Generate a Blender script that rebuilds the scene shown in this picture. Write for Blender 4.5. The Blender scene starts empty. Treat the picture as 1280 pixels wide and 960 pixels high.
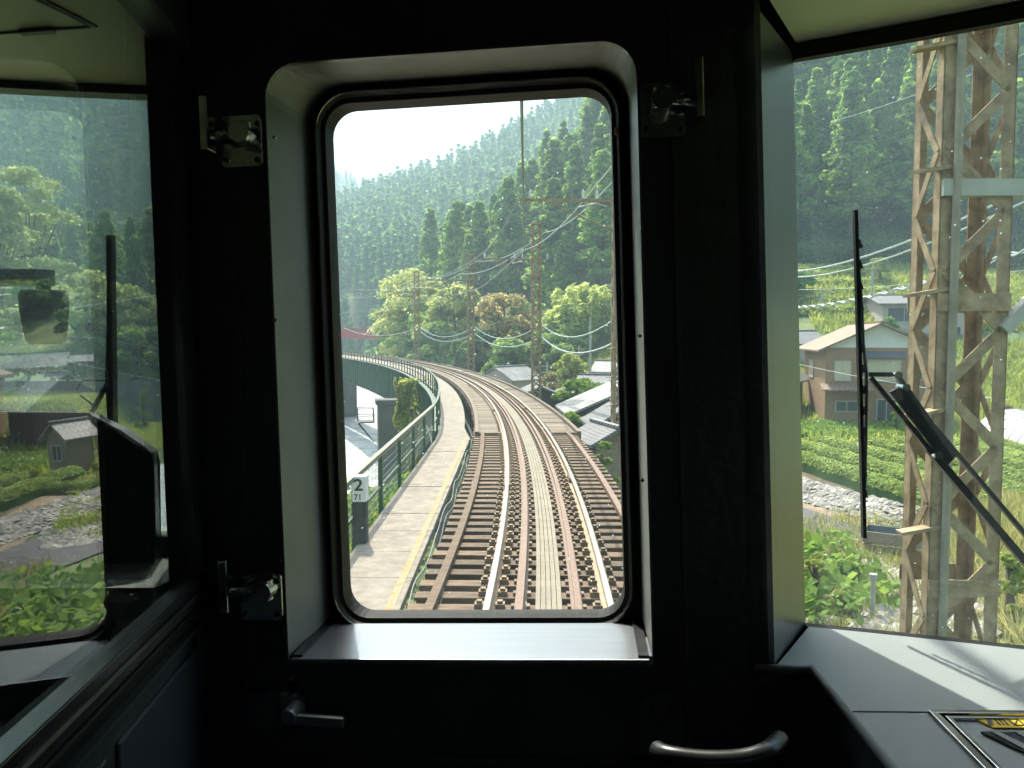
import bpy, math, random
import numpy as np
from mathutils import Vector, Matrix
random.seed(7); RNG = np.random.default_rng(11)
sc = bpy.context.scene
C = sc.collection
rad = math.radians

# ------------------------------------------------------------------ camera
CAMZ = 2.45
F = 995.0
PITCH = math.atan(60/F)
cam = bpy.data.cameras.new('camera'); cam.lens = 36*F/1280; cam.sensor_width = 36
cam.clip_start = 0.02; cam.clip_end = 9000
camo = bpy.data.objects.new('camera', cam); C.objects.link(camo)
camo.location = (0, 0, CAMZ); camo.rotation_euler = (math.pi/2-PITCH, 0, 0)
sc.camera = camo
# ------------------------------------------------------------------ light
SUN_AZ, SUN_EL = rad(-16), rad(54)      # azimuth measured from +Y, negative to the left
w = bpy.data.worlds.new('World'); sc.world = w; w.use_nodes = True
nt = w.node_tree; bg = nt.nodes['Background']
sky = nt.nodes.new('ShaderNodeTexSky'); sky.sky_type = 'NISHITA'; sky.sun_disc = False
sky.sun_elevation = SUN_EL; sky.sun_rotation = SUN_AZ
sky.air_density = 1.0; sky.dust_density = 5.0; sky.ozone_density = 1.0
nt.links.new(sky.outputs[0], bg.inputs[0]); bg.inputs[1].default_value = 0.15
sl = bpy.data.lights.new('sun', 'SUN'); sl.energy = 4.5; sl.angle = rad(0.5); sl.color = (1, .93, .80)
so = bpy.data.objects.new('sun', sl); C.objects.link(so); so.location = (-20, 40, 60)
sdir = Vector((math.sin(SUN_AZ)*math.cos(SUN_EL), math.cos(SUN_AZ)*math.cos(SUN_EL), math.sin(SUN_EL)))
so.rotation_euler = sdir.to_track_quat('Z', 'Y').to_euler()
vs = sc.view_settings; vs.view_transform = 'Standard'; vs.look = 'None'; vs.exposure = 1.8; vs.gamma = 1
vs.use_curve_mapping = False
HAZE = 0.0011
sc.cycles.max_bounces = 8; sc.cycles.diffuse_bounces = 4; sc.cycles.glossy_bounces = 3
sc.cycles.transparent_max_bounces = 12; sc.cycles.volume_bounces = 0; sc.cycles.transmission_bounces = 4
sc.cycles.sample_clamp_indirect = 6
sc.cycles.use_denoising = True
sc.cycles.caustics_reflective = False; sc.cycles.caustics_refractive = False

# ------------------------------------------------------------------ frames
def ray(px, py):
    v = ((px-640)/F, 1.0, -(py-480)/F); c, s = math.cos(PITCH), math.sin(PITCH)
    return Vector((v[0], v[1]*c+v[2]*s, -v[1]*s+v[2]*c))
YAW, ROLL, P2 = rad(5.25), rad(-2), rad(-1.5)
MT3 = Matrix.Rotation(-YAW, 3, 'Z') @ Matrix.Rotation(P2, 3, 'X') @ Matrix.Rotation(ROLL, 3, 'Y')
MT = Matrix.Translation((0, 0, CAMZ)) @ MT3.to_4x4()      # the train's own frame
MTi = MT3.transposed()
def TT(px, py, D):           # point of the train frame at forward distance D
    r = MTi @ ray(px, py); return r*(D/r.y)
def TZ(px, py, z):
    r = MTi @ ray(px, py); return r*(z/r.z)
def W(px, py, Y):            # world point at distance Y
    r = ray(px, py); p = r*(Y/r.y); p.z += CAMZ; return p
def G(px, py, z):            # world point on level z
    r = ray(px, py); k = (z-CAMZ)/r.z; p = r*k; p.z += CAMZ; return p

PA, PB = Vector((-.657, 1.262, 0)), Vector((-.42, .06, 0))      # foot line of the glass partition
def GM(px, py, z=None, Y=None):      # world point whose reflection in the partition glass is seen at px, py
    d = (PB-PA).normalized(); n = Vector((d.y, -d.x, 0)); r = MTi @ ray(px, py); r = r-2*n.dot(r)*n; o = 2*n.dot(PA)*n
    o = MT3 @ o+Vector((0, 0, CAMZ)); r = MT3 @ r
    return o+r*((z-o.z)/r.z if z is not None else (Y-o.y)/r.y)

# ------------------------------------------------------------------ materials
def newmat(name):
    m = bpy.data.materials.new(name); m.use_nodes = True
    return m, m.node_tree, m.node_tree.nodes['Principled BSDF']
def noise_col(nt, c1, c2, scale, detail=4, coord='Object', rough=.6, lo=.35, hi=.65):
    tc = nt.nodes.new('ShaderNodeTexCoord'); n = nt.nodes.new('ShaderNodeTexNoise')
    n.inputs['Scale'].default_value = scale; n.inputs['Detail'].default_value = detail; n.inputs['Roughness'].default_value = rough
    nt.links.new(tc.outputs[coord], n.inputs['Vector'])
    r = nt.nodes.new('ShaderNodeValToRGB'); r.color_ramp.elements[0].position = lo; r.color_ramp.elements[1].position = hi
    r.color_ramp.elements[0].color = (*c1, 1); r.color_ramp.elements[1].color = (*c2, 1)
    nt.links.new(n.outputs['Fac'], r.inputs['Fac']); return n, r, tc
def mat(name, c, rough=.6, metal=0, var=.25, scale=6, bump=0, c2=None, spec=.5, detail=5, lo=.3, hi=.7, stretch=None, coord='Object', bscale=None):
    m, nt, b = newmat(name)
    c1 = tuple(x*(1-var) for x in c); cc2 = c2 or tuple(min(1, x*(1+var)) for x in c)
    n, r, tc = noise_col(nt, c1, cc2, scale, detail, lo=lo, hi=hi, coord=coord)
    if stretch:
        mp = nt.nodes.new('ShaderNodeMapping'); mp.inputs['Scale'].default_value = stretch
        nt.links.new(tc.outputs[coord], mp.inputs['Vector']); nt.links.new(mp.outputs[0], n.inputs['Vector'])
    nt.links.new(r.outputs[0], b.inputs['Base Color'])
    b.inputs['Roughness'].default_value = rough; b.inputs['Metallic'].default_value = metal
    b.inputs['Specular IOR Level'].default_value = spec
    if bump:
        bn = nt.nodes.new('ShaderNodeBump'); bn.inputs['Strength'].default_value = bump; bn.inputs['Distance'].default_value = .02
        src = n
        if bscale:
            src = nt.nodes.new('ShaderNodeTexNoise'); src.inputs['Scale'].default_value = bscale; src.inputs['Detail'].default_value = 4
            nt.links.new(tc.outputs[coord], src.inputs['Vector'])
        nt.links.new(src.outputs['Fac'], bn.inputs['Height']); nt.links.new(bn.outputs[0], b.inputs['Normal'])
    return m
def leafmat(name, dark, light, trans=.35, tint=None, nscale=.25):
    """foliage: colour from leaf to leaf, clump to clump and tree to tree, partly translucent"""
    m, nt, b = newmat(name); L = nt.links.new
    g = nt.nodes.new('ShaderNodeNewGeometry'); oi = nt.nodes.new('ShaderNodeObjectInfo')
    tc = nt.nodes.new('ShaderNodeTexCoord'); n = nt.nodes.new('ShaderNodeTexNoise'); n.inputs['Scale'].default_value = nscale; n.inputs['Detail'].default_value = 3
    L(g.outputs['Position'], n.inputs['Vector'])
    a = nt.nodes.new('ShaderNodeMath'); a.operation = 'MULTIPLY_ADD'; L(g.outputs['Random Per Island'], a.inputs[0]); a.inputs[1].default_value = .45
    n2 = nt.nodes.new('ShaderNodeMapRange'); n2.inputs[1].default_value = .3; n2.inputs[2].default_value = .7; n2.inputs[4].default_value = .4
    L(n.outputs['Fac'], n2.inputs[0]); L(n2.outputs[0], a.inputs[2])
    a2 = nt.nodes.new('ShaderNodeMath'); a2.operation = 'MULTIPLY_ADD'; L(oi.outputs['Random'], a2.inputs[0]); a2.inputs[1].default_value = .25; L(a.outputs[0], a2.inputs[2])
    r = nt.nodes.new('ShaderNodeValToRGB'); r.color_ramp.elements[0].color = (*dark, 1); r.color_ramp.elements[1].color = (*light, 1)
    L(a2.outputs[0], r.inputs[0]); L(r.outputs[0], b.inputs['Base Color'])
    b.inputs['Roughness'].default_value = .7; b.inputs['Specular IOR Level'].default_value = .12
    t = nt.nodes.new('ShaderNodeBsdfTranslucent'); r2 = nt.nodes.new('ShaderNodeValToRGB')      # light through a leaf is stronger and yellower than light off it
    r2.color_ramp.elements[0].color = (min(1, dark[0]*2.4), min(1, dark[1]*2.2), dark[2]*1.6, 1); r2.color_ramp.elements[1].color = (min(.9, light[0]*1.9), min(.92, light[1]*1.7), light[2]*1.5, 1)
    L(a2.outputs[0], r2.inputs[0]); L(r2.outputs[0], t.inputs[0])
    mx = nt.nodes.new('ShaderNodeMixShader'); mx.inputs[0].default_value = trans
    L(b.outputs[0], mx.inputs[1]); L(t.outputs[0], mx.inputs[2]); L(mx.outputs[0], nt.nodes['Material Output'].inputs[0])
    return m
def glassmat(name, tint=(.97, .98, .965), refl=1.0, dirt=.0, veil=0.0):
    m, nt, b = newmat(name); L = nt.links.new; nt.nodes.remove(b)
    tr = nt.nodes.new('ShaderNodeBsdfTransparent'); tr.inputs[0].default_value = (*tint, 1)
    gl = nt.nodes.new('ShaderNodeBsdfGlossy'); gl.inputs['Roughness'].default_value = .0
    lw_ = nt.nodes.new('ShaderNodeLayerWeight'); lw_.inputs[0].default_value = .5      # Facing = 1 - |cos|: same from both sides
    pw = nt.nodes.new('ShaderNodeMath'); pw.operation = 'POWER'; pw.inputs[1].default_value = 5; L(lw_.outputs['Facing'], pw.inputs[0])
    fr = nt.nodes.new('ShaderNodeMath'); fr.operation = 'MULTIPLY_ADD'; fr.inputs[1].default_value = .96; fr.inputs[2].default_value = .04; L(pw.outputs[0], fr.inputs[0])
    mu = nt.nodes.new('ShaderNodeMath'); mu.operation = 'MULTIPLY'; mu.inputs[1].default_value = refl; L(fr.outputs[0], mu.inputs[0])
    mx = nt.nodes.new('ShaderNodeMixShader'); L(mu.outputs[0], mx.inputs[0]); L(tr.outputs[0], mx.inputs[1]); L(gl.outputs[0], mx.inputs[2])
    out = mx
    if dirt:
        d = nt.nodes.new('ShaderNodeBsdfDiffuse'); d.inputs[0].default_value = (.68, .84, .90, 1)
        t2 = nt.nodes.new('ShaderNodeBsdfTranslucent'); t2.inputs[0].default_value = (.68, .84, .90, 1)
        dm = nt.nodes.new('ShaderNodeMixShader'); dm.inputs[0].default_value = .6; L(d.outputs[0], dm.inputs[1]); L(t2.outputs[0], dm.inputs[2])
        tc = nt.nodes.new('ShaderNodeTexCoord')
        v = nt.nodes.new('ShaderNodeTexVoronoi'); v.inputs['Scale'].default_value = 48; v.voronoi_dimensions = '2D'
        sx = nt.nodes.new('ShaderNodeSeparateXYZ'); L(tc.outputs['Object'], sx.inputs[0]); cx_ = nt.nodes.new('ShaderNodeCombineXYZ'); L(sx.outputs[0], cx_.inputs[0]); L(sx.outputs[2], cx_.inputs[1]); L(cx_.outputs[0], v.inputs['Vector'])
        n = nt.nodes.new('ShaderNodeTexNoise'); n.inputs['Scale'].default_value = 9; n.inputs['Detail'].default_value = 3; L(tc.outputs['Object'], n.inputs['Vector'])
        # specks: small distance to a cell's centre, only where the random cell value is high
        sp = nt.nodes.new('ShaderNodeSeparateColor'); L(v.outputs['Color'], sp.inputs[0])
        rr = nt.nodes.new('ShaderNodeMath'); rr.operation = 'MULTIPLY'; L(sp.outputs[0], rr.inputs[0]); rr.inputs[1].default_value = .06
        lt = nt.nodes.new('ShaderNodeMath'); lt.operation = 'LESS_THAN'; L(v.outputs['Distance'], lt.inputs[0]); L(rr.outputs[0], lt.inputs[1])
        gt = nt.nodes.new('ShaderNodeMath'); gt.operation = 'GREATER_THAN'; L(sp.outputs[1], gt.inputs[0]); gt.inputs[1].default_value = .78
        m1 = nt.nodes.new('ShaderNodeMath'); m1.operation = 'MULTIPLY'; L(lt.outputs[0], m1.inputs[0]); L(gt.outputs[0], m1.inputs[1])
        m2 = nt.nodes.new('ShaderNodeMath'); m2.operation = 'MULTIPLY'; L(m1.outputs[0], m2.inputs[0]); m2.inputs[1].default_value = dirt
        fl = nt.nodes.new('ShaderNodeMath'); fl.operation = 'MULTIPLY_ADD'; L(n.outputs['Fac'], fl.inputs[0]); fl.inputs[1].default_value = veil; L(m2.outputs[0], fl.inputs[2])
        m3 = nt.nodes.new('ShaderNodeMixShader'); L(fl.outputs[0], m3.inputs[0]); L(out.outputs[0], m3.inputs[1]); L(dm.outputs[0], m3.inputs[2]); out = m3
    L(out.outputs[0], nt.nodes['Material Output'].inputs[0]); return m

M = {}
M['black'] = mat('backlit_shade_paint', (.038, .045, .050), .42, var=.35, scale=5, bump=.15, bscale=40)  # near-black colour stands in for backlit shade on the cab interior
M['black2'] = mat('dark_panel', (.05, .058, .066), .4, var=.3, scale=4, bump=.1, bscale=50)
M['rubber'] = mat('rubber', (.010, .010, .010), .55, scale=20, spec=.2)
M['seal'] = mat('seal_strip', (.03, .032, .032), .25, scale=20)
M['cream'] = mat('cream_panel', (.48, .47, .40), .5, var=.06, scale=2)
M['ceilcream'] = mat('ceiling_panel', (.74, .74, .54), .45, var=.06, scale=2)
M['reveal'] = mat('reveal_paint', (.23, .24, .235), .42, var=.14, scale=7)
M['pillar'] = mat('pillar_steel', (.125, .14, .138), .28, metal=.5, var=.1, scale=2, stretch=(20, 20, .3))
M['steel'] = mat('brushed_steel', (.30, .32, .35), .3, metal=.75, var=.08, scale=4, stretch=(1, 30, 30))
M['chrome'] = mat('chrome', (.5, .5, .5), .16, metal=1, var=.2, scale=30)
M['darksteel'] = mat('dark_steel', (.055, .056, .062), .35, metal=.7, var=.3, scale=20)
M['desk'] = mat('desk_laminate', (.31, .345, .355), .42, var=.07, scale=3, bump=.05, bscale=180)
M['yellowlabel'] = mat('yellow_label', (.8, .58, .02), .4, var=.05)
M['glass'] = glassmat('window_glass', dirt=1.0, veil=.02)
M['windscreen'] = glassmat('windscreen_glass', (.97, .99, .975), dirt=1.0, veil=.035)
M['pane'] = glassmat('partition_glass', (.90, .955, .94), refl=2.6, dirt=.0)
M['rail'] = mat('rail_steel', (.30, .20, .12), .5, metal=.25, var=.3, scale=8, bump=.2)
M['railtop'] = mat('rail_running_surface', (.75, .72, .68), .28, metal=1, var=.1, scale=5)
M['guardrail'] = mat('guard_rail_rust', (.17, .108, .078), .65, metal=.1, var=.2, scale=10)
M['timber'] = mat('sleeper_timber', (.085, .05, .028), .8, var=.45, scale=3, bump=.6, stretch=(1.2, 10, 10), c2=(.19, .125, .07))
M['deck'] = mat('deck_timber', (.15, .118, .08), .8, var=.25, scale=4, bump=.4, stretch=(1, 8, 8))
M['clip'] = mat('rail_fastening', (.19, .135, .075), .7, var=.3, scale=12)
M['plank'] = mat('walk_plank', (.19, .165, .115), .7, var=.2, scale=4, bump=.2)
M['conc'] = mat('walkway_concrete', (.235, .205, .165), .9, var=.3, scale=5, bump=.35, bscale=60)
M['yellow'] = mat('yellow_line', (.36, .24, .05), .8, var=.25, scale=9, c2=(.28, .245, .17), lo=.35, hi=.6)
M['conc_dark'] = mat('pier_concrete', (.09, .095, .09), .9, var=.4, scale=.8, bump=.3)
M['conc_wall'] = mat('wall_concrete', (.17, .17, .15), .9, var=.45, scale=.5, bump=.2, stretch=(2, 2, .3))
M['green'] = mat('green_paint', (.035, .085, .05), .5, var=.3, scale=4)
M['greenpale'] = mat('pale_green_paint', (.14, .16, .11), .55, var=.2, scale=5)
M['mesh'] = mat('wire_mesh', (.25, .27, .26), .6, var=.2)
M['net'] = mat('rope_net', (.22, .24, .23), .8, var=.2)
M['rust'] = mat('rusty_lattice', (.23, .14, .07), .7, var=.25, scale=7, bump=.3, c2=(.44, .33, .19))
M['galv'] = mat('galvanised', (.37, .37, .31), .5, var=.15, scale=4)
M['conduit'] = mat('conduit_paint', (.27, .24, .17), .6, var=.2)
M['white'] = mat('white_paint', (.78, .78, .74), .5, var=.04)
M['ink'] = mat('black_ink', (.03, .03, .03), .6)
M['post'] = mat('weathered_post', (.05, .06, .055), .85, var=.4, scale=9, bump=.4)
M['wire'] = mat('wire', (.25, .27, .27), .5, metal=.3)
M['cable'] = mat('cable', (.5, .56, .56), .45, metal=.2)
M['red'] = mat('red_paint', (.45, .035, .04), .5, var=.1, scale=.3)
M['bark'] = mat('bark', (.12, .09, .065), .9, var=.4, scale=3, bump=.5, stretch=(3, 3, .6))
M['cedar'] = leafmat('cedar_leaf', (.035, .105, .028), (.30, .46, .10), .5)
M['cedarfar'] = leafmat('far_cedar_leaf', (.035, .11, .035), (.17, .31, .07), .5, nscale=.06)
M['broad'] = leafmat('broad_leaf', (.07, .15, .04), (.30, .42, .14), .5, nscale=.5)
M['yellowish'] = leafmat('pale_leaf', (.18, .24, .08), (.52, .56, .26), .5, nscale=.5)
M['orange'] = leafmat('turning_leaf', (.17, .17, .07), (.44, .40, .21), .5, nscale=.6)
M['bamboo'] = leafmat('bamboo_leaf', (.17, .25, .06), (.50, .58, .24), .5, nscale=.6)
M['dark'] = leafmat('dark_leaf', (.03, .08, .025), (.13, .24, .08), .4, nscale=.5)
M['bright'] = leafmat('bright_leaf', (.06, .13, .02), (.22, .33, .07), .4, nscale=2)
M['tea'] = leafmat('tea_leaf', (.06, .12, .025), (.42, .50, .15), .4, nscale=1)
M['grassl'] = leafmat('grass_blade', (.12, .19, .03), (.40, .44, .12), .4, nscale=.5)
M['weed'] = leafmat('weed_blade', (.14, .17, .05), (.36, .36, .15), .4, nscale=.6)
M['brownwall'] = mat('brown_wall', (.29, .175, .085), .8, var=.12, scale=2)
M['whitewall'] = mat('white_wall', (.7, .7, .66), .8, var=.05)
M['beige'] = mat('beige_wall', (.45, .39, .34), .8, var=.08)
M['darkwall'] = mat('dark_wall', (.07, .065, .06), .8, var=.3)
M['redbrown'] = mat('redbrown_wall', (.10, .045, .03), .8, var=.3)
M['shutter'] = mat('cream_shutter', (.52, .47, .30), .6, var=.05)
M['winglass'] = mat('house_glass', (.05, .075, .07), .12, var=.2)
M['winframe'] = mat('window_frame', (.4, .4, .38), .5)
M['roofmetal'] = mat('metal_roof', (.26, .26, .25), .5, var=.3, scale=1)
M['roofgrey'] = mat('grey_roof', (.17, .175, .18), .6, var=.15, scale=2)
M['roofdark'] = mat('dark_roof', (.12, .12, .13), .6, var=.2)
M['stone'] = mat('stone', (.33, .30, .26), .9, var=.45, scale=1.2, bump=.4)
M['sheetblack'] = mat('mulch_sheet', (.075, .072, .075), .7, var=.25, scale=3, bump=.3)
M['roadc'] = mat('road_concrete', (.5, .48, .43), .9, var=.12, scale=1)
M['vinyl'] = mat('vinyl', (.6, .61, .6), .35, var=.05)
M['tarp'] = mat('tarp', (.45, .55, .52), .5, var=.2)
M['soil'] = mat('soil', (.23, .17, .11), .95, var=.3, scale=2, bump=.4)
M['wood'] = mat('weathered_wood', (.28, .22, .15), .85, var=.3, scale=3, stretch=(1, 6, 6))
M['binblue'] = mat('blue_grey_board', (.10, .14, .17), .7, var=.2)
def tilemat(name, c, sx, axis_x=True):
    m, nt, b = newmat(name); L = nt.links.new
    tc = nt.nodes.new('ShaderNodeTexCoord'); br = nt.nodes.new('ShaderNodeTexBrick'); br.inputs['Scale'].default_value = sx
    mp = nt.nodes.new('ShaderNodeMapping'); L(tc.outputs['Object'], mp.inputs[0]); L(mp.outputs[0], br.inputs['Vector'])
    br.inputs['Color1'].default_value = (*c, 1); br.inputs['Color2'].default_value = (*[x*.8 for x in c], 1); br.inputs['Mortar'].default_value = (*[x*.45 for x in c], 1)
    br.inputs['Mortar Size'].default_value = .03; br.inputs['Brick Width'].default_value = .35; br.inputs['Row Height'].default_value = .3
    L(br.outputs[0], b.inputs['Base Color']); b.inputs['Roughness'].default_value = .6
    return m
def vary(m, island=False):      # every sleeper or slab a little lighter or darker than the next
    nt = m.node_tree; b = nt.nodes['Principled BSDF']; src = b.inputs['Base Color'].links[0].from_socket
    r = nt.nodes.new('ShaderNodeNewGeometry').outputs['Random Per Island'] if island else nt.nodes.new('ShaderNodeObjectInfo').outputs['Random']
    mr = nt.nodes.new('ShaderNodeMapRange'); mr.inputs[3].default_value = .68; mr.inputs[4].default_value = 1.3; nt.links.new(r, mr.inputs[0])
    hs = nt.nodes.new('ShaderNodeHueSaturation'); nt.links.new(src, hs.inputs['Color']); nt.links.new(mr.outputs[0], hs.inputs['Value']); nt.links.new(hs.outputs[0], b.inputs['Base Color'])
vary(M['timber']); vary(M['deck'], True); vary(M['clip'], True); vary(M['stone'], True)
def corrugate(m, sc_=14):
    nt = m.node_tree; b = nt.nodes['Principled BSDF']; tc = nt.nodes.new('ShaderNodeTexCoord'); wv = nt.nodes.new('ShaderNodeTexWave'); wv.inputs['Scale'].default_value = sc_/6.28; wv.bands_direction = 'DIAGONAL'
    nt.links.new(tc.outputs['Object'], wv.inputs['Vector']); bn = nt.nodes.new('ShaderNodeBump'); bn.inputs['Strength'].default_value = .8; bn.inputs['Distance'].default_value = .05; nt.links.new(wv.outputs['Fac'], bn.inputs['Height']); nt.links.new(bn.outputs[0], b.inputs['Normal'])
corrugate(M['roofmetal']); corrugate(M['roofgrey'], 20); corrugate(M['darkwall'], 30)
M['tiletan'] = tilemat('tan_roof_tile', (.30, .205, .14), 1.0)
M['tilegrey'] = tilemat('grey_roof_tile', (.33, .31, .29), 1.0)
M['tilered'] = tilemat('red_roof_tile', (.36, .15, .08), 1.0)

# ground: grass, soil and forest floor
def groundmat():
    m, nt, b = newmat('ground'); L = nt.links.new
    n1, r1, tc = noise_col(nt, (.05, .10, .025), (.19, .25, .08), .5, 6)
    n2, r2, _ = noise_col(nt, (.05, .09, .03), (.20, .16, .10), .12, 5, lo=.45, hi=.62)
    mx = nt.nodes.new('ShaderNodeMix'); mx.data_type = 'RGBA'; mx.blend_type = 'MIX'; mx.inputs[0].default_value = .35
    L(r1.outputs[0], mx.inputs[6]); L(r2.outputs[0], mx.inputs[7]); L(mx.outputs[2], b.inputs['Base Color'])
    b.inputs['Roughness'].default_value = .95
    bn = nt.nodes.new('ShaderNodeBump'); bn.inputs['Distance'].default_value = .3; bn.inputs['Strength'].default_value = .6
    L(n1.outputs['Fac'], bn.inputs['Height']); L(bn.outputs[0], b.inputs['Normal']); return m
M['ground'] = groundmat()
def watermat():
    m, nt, b = newmat('river_water'); L = nt.links.new
    tc = nt.nodes.new('ShaderNodeTexCoord')
    n = nt.nodes.new('ShaderNodeTexNoise'); n.inputs['Scale'].default_value = .55; n.inputs['Detail'].default_value = 7; n.inputs['Roughness'].default_value = .65; n.inputs['Distortion'].default_value = .8
    L(tc.outputs['Object'], n.inputs['Vector'])
    r = nt.nodes.new('ShaderNodeValToRGB'); r.color_ramp.elements[0].position = .42; r.color_ramp.elements[1].position = .58
    r.color_ramp.elements[0].color = (.42, .45, .45, 1); r.color_ramp.elements[1].color = (.75, .78, .78, 1)  # near-white colour carries the sun glitter as well as foam
    L(n.outputs['Fac'], r.inputs[0]); L(r.outputs[0], b.inputs['Base Color']); b.inputs['Roughness'].default_value = .3
    n2 = nt.nodes.new('ShaderNodeTexNoise'); n2.inputs['Scale'].default_value = 2.2; n2.inputs['Detail'].default_value = 5; L(tc.outputs['Object'], n2.inputs['Vector'])
    bn = nt.nodes.new('ShaderNodeBump'); bn.inputs['Strength'].default_value = 1; bn.inputs['Distance'].default_value = .5
    L(n2.outputs['Fac'], bn.inputs['Height']); L(bn.outputs[0], b.inputs['Normal']); return m
M['water'] = watermat()

# ------------------------------------------------------------------ mesh helpers
def tag(o, label=None, cat=None, group=None, kind=None):
    if label: o['label'] = label
    if cat: o['category'] = cat
    if group: o['group'] = group
    if kind: o['kind'] = kind
    return o
class MB:
    def __init__(s, xf=None): s.v = []; s.f = []; s.x = xf
    def add(s, vs_, fs):
        n = len(s.v)
        for p in vs_:
            p = Vector(p); s.v.append(tuple(s.x @ p if s.x else p))
        s.f += [tuple(i+n for i in f) for f in fs]; return s
    def box(s, x0, x1, y0, y1, z0, z1):
        return s.add([(x0, y0, z0), (x1, y0, z0), (x1, y1, z0), (x0, y1, z0), (x0, y0, z1), (x1, y0, z1), (x1, y1, z1), (x0, y1, z1)],
                     [(0, 3, 2, 1), (4, 5, 6, 7), (0, 1, 5, 4), (1, 2, 6, 5), (2, 3, 7, 6), (3, 0, 4, 7)])
    def prism(s, poly, d):     # poly: 3D points, d: extrusion vector
        n = len(poly); P = [Vector(p) for p in poly]; d = Vector(d)
        return s.add(P+[p+d for p in P], [tuple(range(n)), tuple(range(2*n-1, n-1, -1))]+[(i, i+n, (i+1) % n+n, (i+1) % n) for i in range(n)])
    def tube(s, pts, r, n=8, r2=None):
        pts = [Vector(p) for p in pts]; N = len(pts); vv = []; up = None
        for i, p in enumerate(pts):
            t = (pts[min(i+1, N-1)]-pts[max(i-1, 0)]).normalized()
            if up is None: up = t.orthogonal().normalized()
            else:
                up = (up - t*up.dot(t)).normalized()
            b = t.cross(up); rr = r if r2 is None else r+(r2-r)*i/(N-1)
            vv += [p+(up*math.cos(2*math.pi*k/n)+b*math.sin(2*math.pi*k/n))*rr for k in range(n)]
        ff = [(i*n+k, i*n+(k+1) % n, (i+1)*n+(k+1) % n, (i+1)*n+k) for i in range(N-1) for k in range(n)]
        ff += [tuple(range(n-1, -1, -1)), tuple(range((N-1)*n, N*n))]
        return s.add(vv, ff)
    def bar(s, a, b, wd, th, up=(0, 0, 1)):      # flat bar from a to b
        a, b = Vector(a), Vector(b); t = (b-a).normalized(); u = Vector(up); u = (u-t*u.dot(t))
        u = u.normalized() if u.length > 1e-4 else t.orthogonal().normalized(); s_ = t.cross(u)
        c = [s_*wd/2+u*th/2, -s_*wd/2+u*th/2, -s_*wd/2-u*th/2, s_*wd/2-u*th/2]
        return s.add([a+k for k in c]+[b+k for k in c], [(3, 2, 1, 0), (4, 5, 6, 7)]+[(i, (i+1) % 4, (i+1) % 4+4, i+4) for i in range(4)])
    def sweep(s, path, prof, closed=False):      # prof: list of (side, z) ; path: list of (pos, side vector)
        n = len(prof); vv = []
        for p, sd in path:
            vv += [Vector(p)+Vector(sd)*a+Vector((0, 0, b)) for a, b in prof]
        N = len(path); ff = [(i*n+k, i*n+(k+1) % n, (i+1)*n+(k+1) % n, (i+1)*n+k) for i in range(N-1) for k in range(n)]
        ff += [tuple(range(n-1, -1, -1)), tuple(range((N-1)*n, N*n))]
        return s.add(vv, ff)
    def build(s, name, m, parent=None, origin=None, smooth=False, bevel=0, frame=None):
        o3 = Vector(parent['_o']) if parent is not None else Vector(origin or (0, 0, 0))
        me = bpy.data.meshes.new(name); me.from_pydata([tuple(Vector(p)-o3) for p in s.v], [], s.f); me.update()
        if isinstance(m, (list, tuple)):
            for k in m: me.materials.append(k)
        else: me.materials.append(m)
        import bmesh
        bm = bmesh.new(); bm.from_mesh(me); bmesh.ops.recalc_face_normals(bm, faces=bm.faces); bm.to_mesh(me); bm.free()
        if smooth: me.polygons.foreach_set('use_smooth', [True]*len(me.polygons))
        o = bpy.data.objects.new(name, me); C.objects.link(o)
        if bevel:
            bv = o.modifiers.new('bevel', 'BEVEL'); bv.width = bevel; bv.segments = 2; bv.limit_method = 'ANGLE'
        if parent is not None: o.parent = parent
        else:
            if frame is not None: o.matrix_world = frame @ Matrix.Translation(o3)
            else: o.location = o3
        o['_o'] = tuple(o3); return o
def thing(name, label, cat, loc=(0, 0, 0), group=None, frame=None):
    o = bpy.data.objects.new(name, None); C.objects.link(o); o['_o'] = tuple(loc); o.empty_display_size = .2
    o.matrix_world = (frame @ Matrix.Translation(Vector(loc))) if frame is not None else Matrix.Translation(Vector(loc))
    return tag(o, label, cat, group)
def tthing(name, label, cat, loc, group=None): return thing(name, label, cat, loc, group, MT)
KIDS = {}
def copy_tree(o, parent=None):
    c = o.copy(); C.objects.link(c)
    if parent is not None: c.parent = parent; c.matrix_parent_inverse = o.matrix_parent_inverse.copy()
    for ch in [x for x in list(o.children)]: copy_tree(ch, c)
    return c
def npmesh(name, V, Q, m, mats=None):
    me = bpy.data.meshes.new(name); nV, nQ = len(V), len(Q)
    me.vertices.add(nV); me.vertices.foreach_set('co', np.ascontiguousarray(V, dtype=np.float32).ravel())
    k = Q.shape[1]
    me.loops.add(nQ*k); me.loops.foreach_set('vertex_index', np.ascontiguousarray(Q, dtype=np.int32).ravel())
    me.polygons.add(nQ); me.polygons.foreach_set('loop_start', np.arange(0, nQ*k, k, dtype=np.int32))
    me.polygons.foreach_set('loop_total', np.full(nQ, k, dtype=np.int32))
    me.materials.append(m); me.update(calc_edges=True); me.validate(); return me
def npobj(name, me, parent=None, loc=None):
    o = bpy.data.objects.new(name, me); C.objects.link(o)
    if parent is not None: o.parent = parent
    if loc is not None: o.location = loc
    o['_o'] = tuple(loc or (0, 0, 0)); return o

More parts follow.
